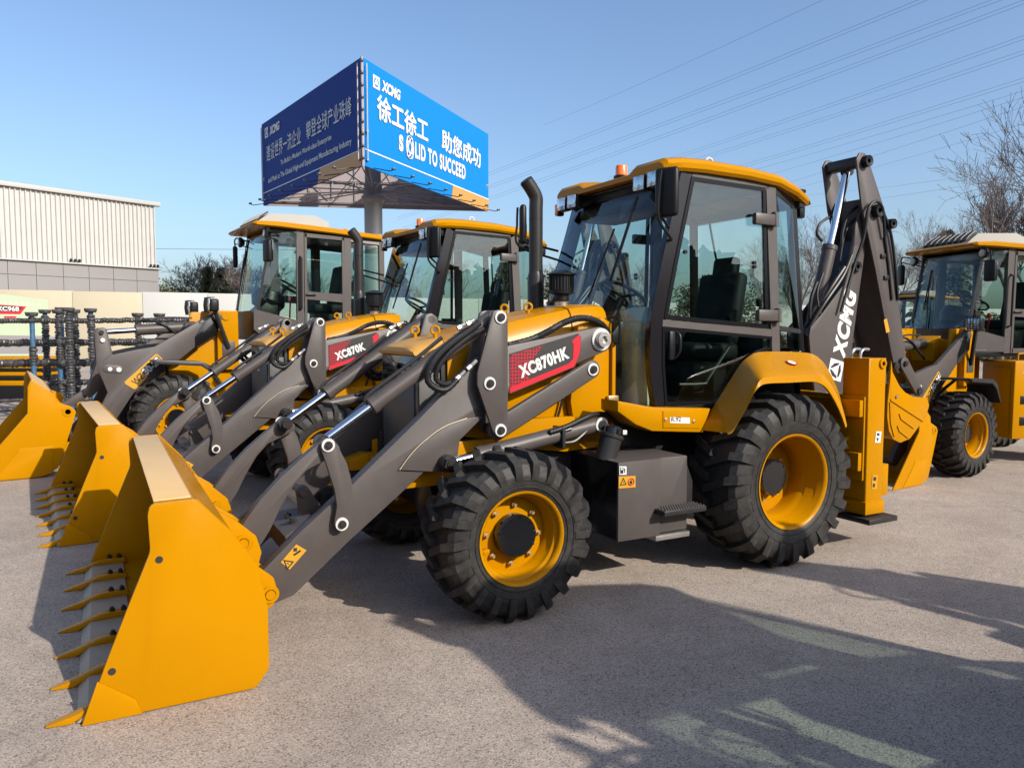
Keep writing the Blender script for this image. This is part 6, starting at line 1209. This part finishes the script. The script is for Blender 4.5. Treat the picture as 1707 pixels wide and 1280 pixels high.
# ================================================================== trees
mat('bark', (0.10, 0.075, 0.058), 0.85, var=0.25, scale=3); mat('twig', (0.125, 0.098, 0.088), 0.85, var=0.25, scale=2)
mat('needle', (0.065, 0.080, 0.042), 0.7, var=0.5, scale=1.2); mat('shrub_leaf', (0.075, 0.075, 0.030), 0.7, var=0.5, scale=1.0); mat('dry_leaf', (0.20, 0.13, 0.085), 0.8, var=0.4, scale=1.0)
def bare_tree(seed, H, spread=0.5, depth=6, lean=0.0, rmin=0.006):
    r = random.Random(seed); tm = M(); cv = []; cf = []
    def seg(p, q, r0, r1, big):
        if big: tm.cyl(p, q, r0, r1, seg=7); return
        d = (q - p).normalized(); u = d.orthogonal().normalized(); v = d.cross(u); b = len(cv)
        for (P, rr) in ((p, r0), (q, r1)):
            for k in range(3): a = 2.094 * k; cv.append(tuple(P + u * (rr * math.cos(a)) + v * (rr * math.sin(a))))
        for k in range(3): cf.append((b + k, b + (k + 1) % 3, b + 3 + (k + 1) % 3, b + 3 + k))
    def grow(p, d, L, rr, lev):
        n = 3 if lev < 3 else 2
        for i in range(n):
            d = (d + V((r.uniform(-1, 1), r.uniform(-1, 1), r.uniform(-0.4, 0.9))) * 0.13).normalized(); q = p + d * (L / n); r1 = rr * 0.86
            seg(p, q, rr, r1, lev < 2)
            if lev >= 1 and lev < depth and r.random() < 0.75: side(q, d, L * r.uniform(0.4, 0.7), r1 * 0.5, lev + 1)
            p = q; rr = r1
        if lev < depth:
            for k in range(r.choice((2, 3, 3)) if lev < 4 else 2): side(p, d, L * r.uniform(0.6, 0.85), rr * r.uniform(0.55, 0.75), lev + 1)
    def side(p, d, L, rr, lev):
        u = d.orthogonal().normalized(); u.rotate(Matrix.Rotation(r.uniform(0, 6.283), 3, d)); nd = (d * 1.0 + u * r.uniform(0.35, 0.95) * (spread + 0.5) + V((0, 0, 0.18))).normalized(); grow(p, nd, L, max(rr, rmin), lev)
    grow(V((0, 0, 0)), V((lean, 0, 1)).normalized(), H * 0.34, H * 0.022, 0)
    tme = tm.mesh('trunk', 'bark'); me = bpy.data.meshes.new('crown'); me.from_pydata(cv, [], cf); me.materials.append(MATS['twig'])
    return tme, me
def leafy(seed, H, W, n, mt, conifer=True):
    r = random.Random(seed); tm = M(); tm.cyl((0, 0, 0), (0, 0, H * 0.95), H * 0.02, 0.01, seg=8); cv = []; cf = []
    for i in range(n):
        if conifer:
            t = r.random() ** 0.75; z = H * (0.06 + 0.94 * t); tier = (t * 11) % 1.0; R = W * (1 - t) ** 0.85 * (1.0 - 0.45 * tier) + 0.05; a = r.uniform(0, 6.283); rr = R * math.sqrt(r.uniform(0.15, 1)); c = V((rr * math.cos(a), rr * math.sin(a), z - 0.22 * rr)); d = V((math.cos(a), math.sin(a), -0.3 + r.uniform(-.3, .3)))
            L = H * r.uniform(0.02, 0.045); wd = L * 0.30
        else:
            a = r.uniform(0, 6.283); ph = r.uniform(-1, 1); k = r.random() ** 0.4; lump = 0.75 + 0.35 * math.sin(3 * a + seed) * math.sin(4 * ph + seed); c = V((W * k * lump * math.cos(a) * math.sqrt(1 - ph * ph), W * k * lump * math.sin(a) * math.sqrt(1 - ph * ph), H * 0.52 + H * 0.48 * k * lump * ph)); d = V((r.uniform(-1, 1), r.uniform(-1, 1), r.uniform(-0.6, 1))); L = r.uniform(0.05, 0.13); wd = L * 0.5
        d.normalize(); u = d.cross(V((r.uniform(-1, 1), r.uniform(-1, 1), r.uniform(-1, 1)))).normalized(); b = len(cv)
        cv += [tuple(c), tuple(c + d * L * 0.5 + u * wd), tuple(c + d * L), tuple(c + d * L * 0.5 - u * wd)]; cf.append((b, b + 1, b + 2, b + 3))
    me = bpy.data.meshes.new('crown'); me.from_pydata(cv, [], cf); me.materials.append(MATS[mt]); return tm.mesh('trunk', 'bark'), me
TREES = {'brush': bare_tree(51, 9.0, 0.5, 6, 0.0, 0.016), 'brush2': bare_tree(77, 9.0, 0.3, 6, 0.0, 0.016), 'bare1': bare_tree(11, 9.0), 'bare2': bare_tree(23, 9.0, 0.35), 'bare3': bare_tree(37, 9.0, 0.6), 'fir': leafy(4, 9.0, 2.4, 9000, 'needle'), 'cedar': leafy(9, 7.0, 2.8, 9000, 'needle'), 'shrub': leafy(6, 4.0, 2.4, 14000, 'shrub_leaf', False), 'dry': leafy(8, 4.0, 2.2, 6000, 'dry_leaf', False)}
def tree(kind, px, dep, H, label, rz=0.0, name='bare_tree', wide=1.0, group='trees beyond the yard'):
    base = {'fir': 9.0, 'cedar': 7.0, 'shrub': 4.0, 'dry': 4.0}.get(kind, 9.0); p = at_depth(px, 600, dep)
    e = empty(name, None, (p.x, p.y, 0), rz); s = H / base; e.scale = (s * wide, s * wide, s)
    place(TREES[kind][0], 'trunk', e); place(TREES[kind][1], 'crown', e); return tag(e, label, 'tree', group)
tree('bare1', 1850, 22, 9.2, 'tall bare tree reaching in from the right edge of the picture', 0.6)
tree('bare3', 1665, 34, 9.0, 'broad bare tree standing above the air conditioner of the right-hand loader', 2.0)
tree('bare2', 1540, 40, 7.6, 'upright bare tree between the hoe arm and the right-hand cab', 1.0)
tree('bare1', 1500, 46, 7.2, 'bare tree farther back just right of the hoe arm', 3.0)
tree('bare3', 1372, 44, 7.4, 'bare tree showing between the nearest cab and its hoe arm', 4.4)
tree('bare2', 1330, 40, 6.6, 'bare tree seen through the rear side window of the nearest cab', 5.1)
tree('cedar', 1571, 43, 7.2, 'dark cedar poking up beyond the cab roof at the right', 0.3, 'cedar_tree')
tree('bare1', 1600, 48, 8.2, 'thin bare tree behind the cedar at the right', 5.6)
tree('brush2', 1700, 44, 9.0, 'bare tree farther back in the right corner', 2.6)
for i, (px, dep, H, k, lab, nm) in enumerate(((276, 62, 6.0, 'shrub', 'olive green bushy tree just right of the white warehouse', 'bushy_tree'), (300, 60, 5.2, 'shrub', 'second olive bush from the warehouse corner', 'bushy_tree'), (350, 63, 6.8, 'fir', 'tall fir standing behind the white part of the hoarding', 'fir_tree'), (330, 66, 7.0, 'brush', 'brown leafless-looking tree left of the tall fir', 'brown_tree'), (372, 61, 6.6, 'cedar', 'smaller dark conifer right of the tall fir', 'fir_tree'), (388, 64, 6.9, 'brush2', 'reddish brown tree beside the left-hand cab mirror', 'brown_tree'), (418, 63, 6.6, 'brush', 'brown tree seen through the left-hand cab', 'brown_tree'), (455, 62, 7.4, 'fir', 'fir seen through the front glass of the left-hand cab', 'fir_tree'), (520, 60, 6.6, 'bare2', 'bare tree seen through the left-hand cab door', 'bare_tree'), (600, 61, 6.4, 'cedar', 'conifer behind the billboard pole', 'fir_tree'), (665, 60, 7.4, 'fir', 'fir behind the second cab windscreen', 'fir_tree'), (760, 58, 7.0, 'bare3', 'bare tree behind the second cab door', 'bare_tree'), (840, 56, 6.6, 'cedar', 'conifer behind the rear of the second cab', 'fir_tree'), (925, 52, 6.4, 'bare1', 'bare tree beside the tall exhaust stack', 'bare_tree'), (980, 50, 6.8, 'shrub', 'olive bush behind the nearest windscreen', 'bushy_tree'), (1080, 50, 6.2, 'bare2', 'bare tree behind the wiper of the nearest windscreen', 'bare_tree'), (1190, 48, 5.6, 'shrub', 'olive bush behind the nearest cab door', 'bushy_tree'), (1270, 47, 6.2, 'bare3', 'bare tree behind the rear edge of the nearest cab door', 'bare_tree'))):
    tree(k, px, dep, H, lab, i * 1.7, nm)
hg = M(); r = random.Random(2); cv = []; cf = []
for i in range(26000):
    t = r.random(); p = at_depth(1240 + t * 620, 600, 42 + 4 * r.random()); z = r.random() ** 1.3 * 2.6 * (0.75 + 0.25 * math.sin(t * 40)); d = V((r.uniform(-1, 1), r.uniform(-1, 1), r.uniform(-0.5, 1))).normalized(); u = d.orthogonal().normalized(); L = r.uniform(0.12, 0.28); c = V((p.x, p.y, z)); b = len(cv)
    cv += [tuple(c), tuple(c + d * L * 0.5 + u * L * 0.25), tuple(c + d * L), tuple(c + d * L * 0.5 - u * L * 0.25)]; cf.append((b, b + 1, b + 2, b + 3))
me = bpy.data.meshes.new('hedge'); me.from_pydata(cv, [], cf); me.materials.append(MATS['dry_leaf']); tag(place(me, 'hedge'), 'brown winter hedge along the far edge of the yard at the right', 'hedge', kind='stuff')
# belt of trees behind the photographer (seen only in reflections)
def woodland():
    r = random.Random(12); cv = []; cf = []
    for i in range(70000):
        an = rad(r.uniform(5, 178)); R = r.uniform(30, 38); hh = 7.0 + 1.6 * math.sin(an * 9) + 0.9 * math.sin(an * 23 + 1); z = hh * r.random() ** 0.8
        c = V((math.cos(an) * R, math.sin(an) * R, z)); d = V((r.uniform(-1, 1), r.uniform(-1, 1), r.uniform(-1, 1))).normalized(); u = d.orthogonal().normalized(); L = r.uniform(0.4, 0.95); b = len(cv)
        cv += [tuple(c), tuple(c + d * L * 0.5 + u * L * 0.35), tuple(c + d * L), tuple(c + d * L * 0.5 - u * L * 0.35)]; cf.append((b, b + 1, b + 2, b + 3))
    me = bpy.data.meshes.new('woodland'); me.from_pydata(cv, [], cf); me.materials.append(MATS['needle'])
    tag(place(me, 'woodland'), 'dark belt of evergreen trees across the yard, mirrored in the cab glass', 'woodland', kind='stuff')
woodland()
# ================================================================== overhead cables
mat('cable', (0.05, 0.05, 0.06), 0.6)
CAB = [(1066, 154, 1400, 0), (821, 298, 1560, 0), (821, 319, 1682, 0), (832, 335, 1707, 11), (1172, 255, 1707, 69), (1204, 260, 1707, 93), (1262, 276, 1707, 138), (1289, 282, 1707, 159), (1315, 290, 1707, 170), (1331, 308, 1707, 186), (1464, 284, 1707, 213), (1470, 313, 1634, 292), (1480, 330, 1640, 306)]
for i, (x0, y0, x1, y1) in enumerate(CAB):
    sl_ = (y1 - y0) / (x1 - x0); xa = x0 - 160; ya = y0 - sl_ * 160 * 0.75; xb = x1 + 220; yb = y1 + sl_ * 220 * 1.15
    for j in range(2 if i in (1, 2, 3, 4, 5, 6) else 1):
        A = at_depth(xa, ya + 4 * j, 190.0); B = at_depth(xb, yb + 7 * j, 75.0); pts = []
        for k in range(25):
            t = k / 24; p = A.lerp(B, t); p.z -= 1.2 * 4 * t * (1 - t) * 0.4; pts.append(p)
        o = M().tube(pts, 0.016, 4, smooth=False).out('power_cable', 'cable', smooth=0)
        NTH = ('topmost', 'second', 'third', 'fourth', 'fifth', 'sixth', 'seventh', 'eighth', 'ninth', 'tenth', 'eleventh', 'twelfth', 'lowest')[i]; tag(o, ('%s overhead power cable from the top of the sky' if j == 0 else 'close lower strand of the %s overhead power cable from the top') % NTH, 'cable', 'overhead power cables')
o = M().tube([at_depth(150, 414, 90), at_depth(520, 417, 95)], 0.03, 4, smooth=False).out('power_cable', 'cable', smooth=0); tag(o, 'level overhead cable low in the sky right of the warehouse', 'cable', 'overhead power cables')
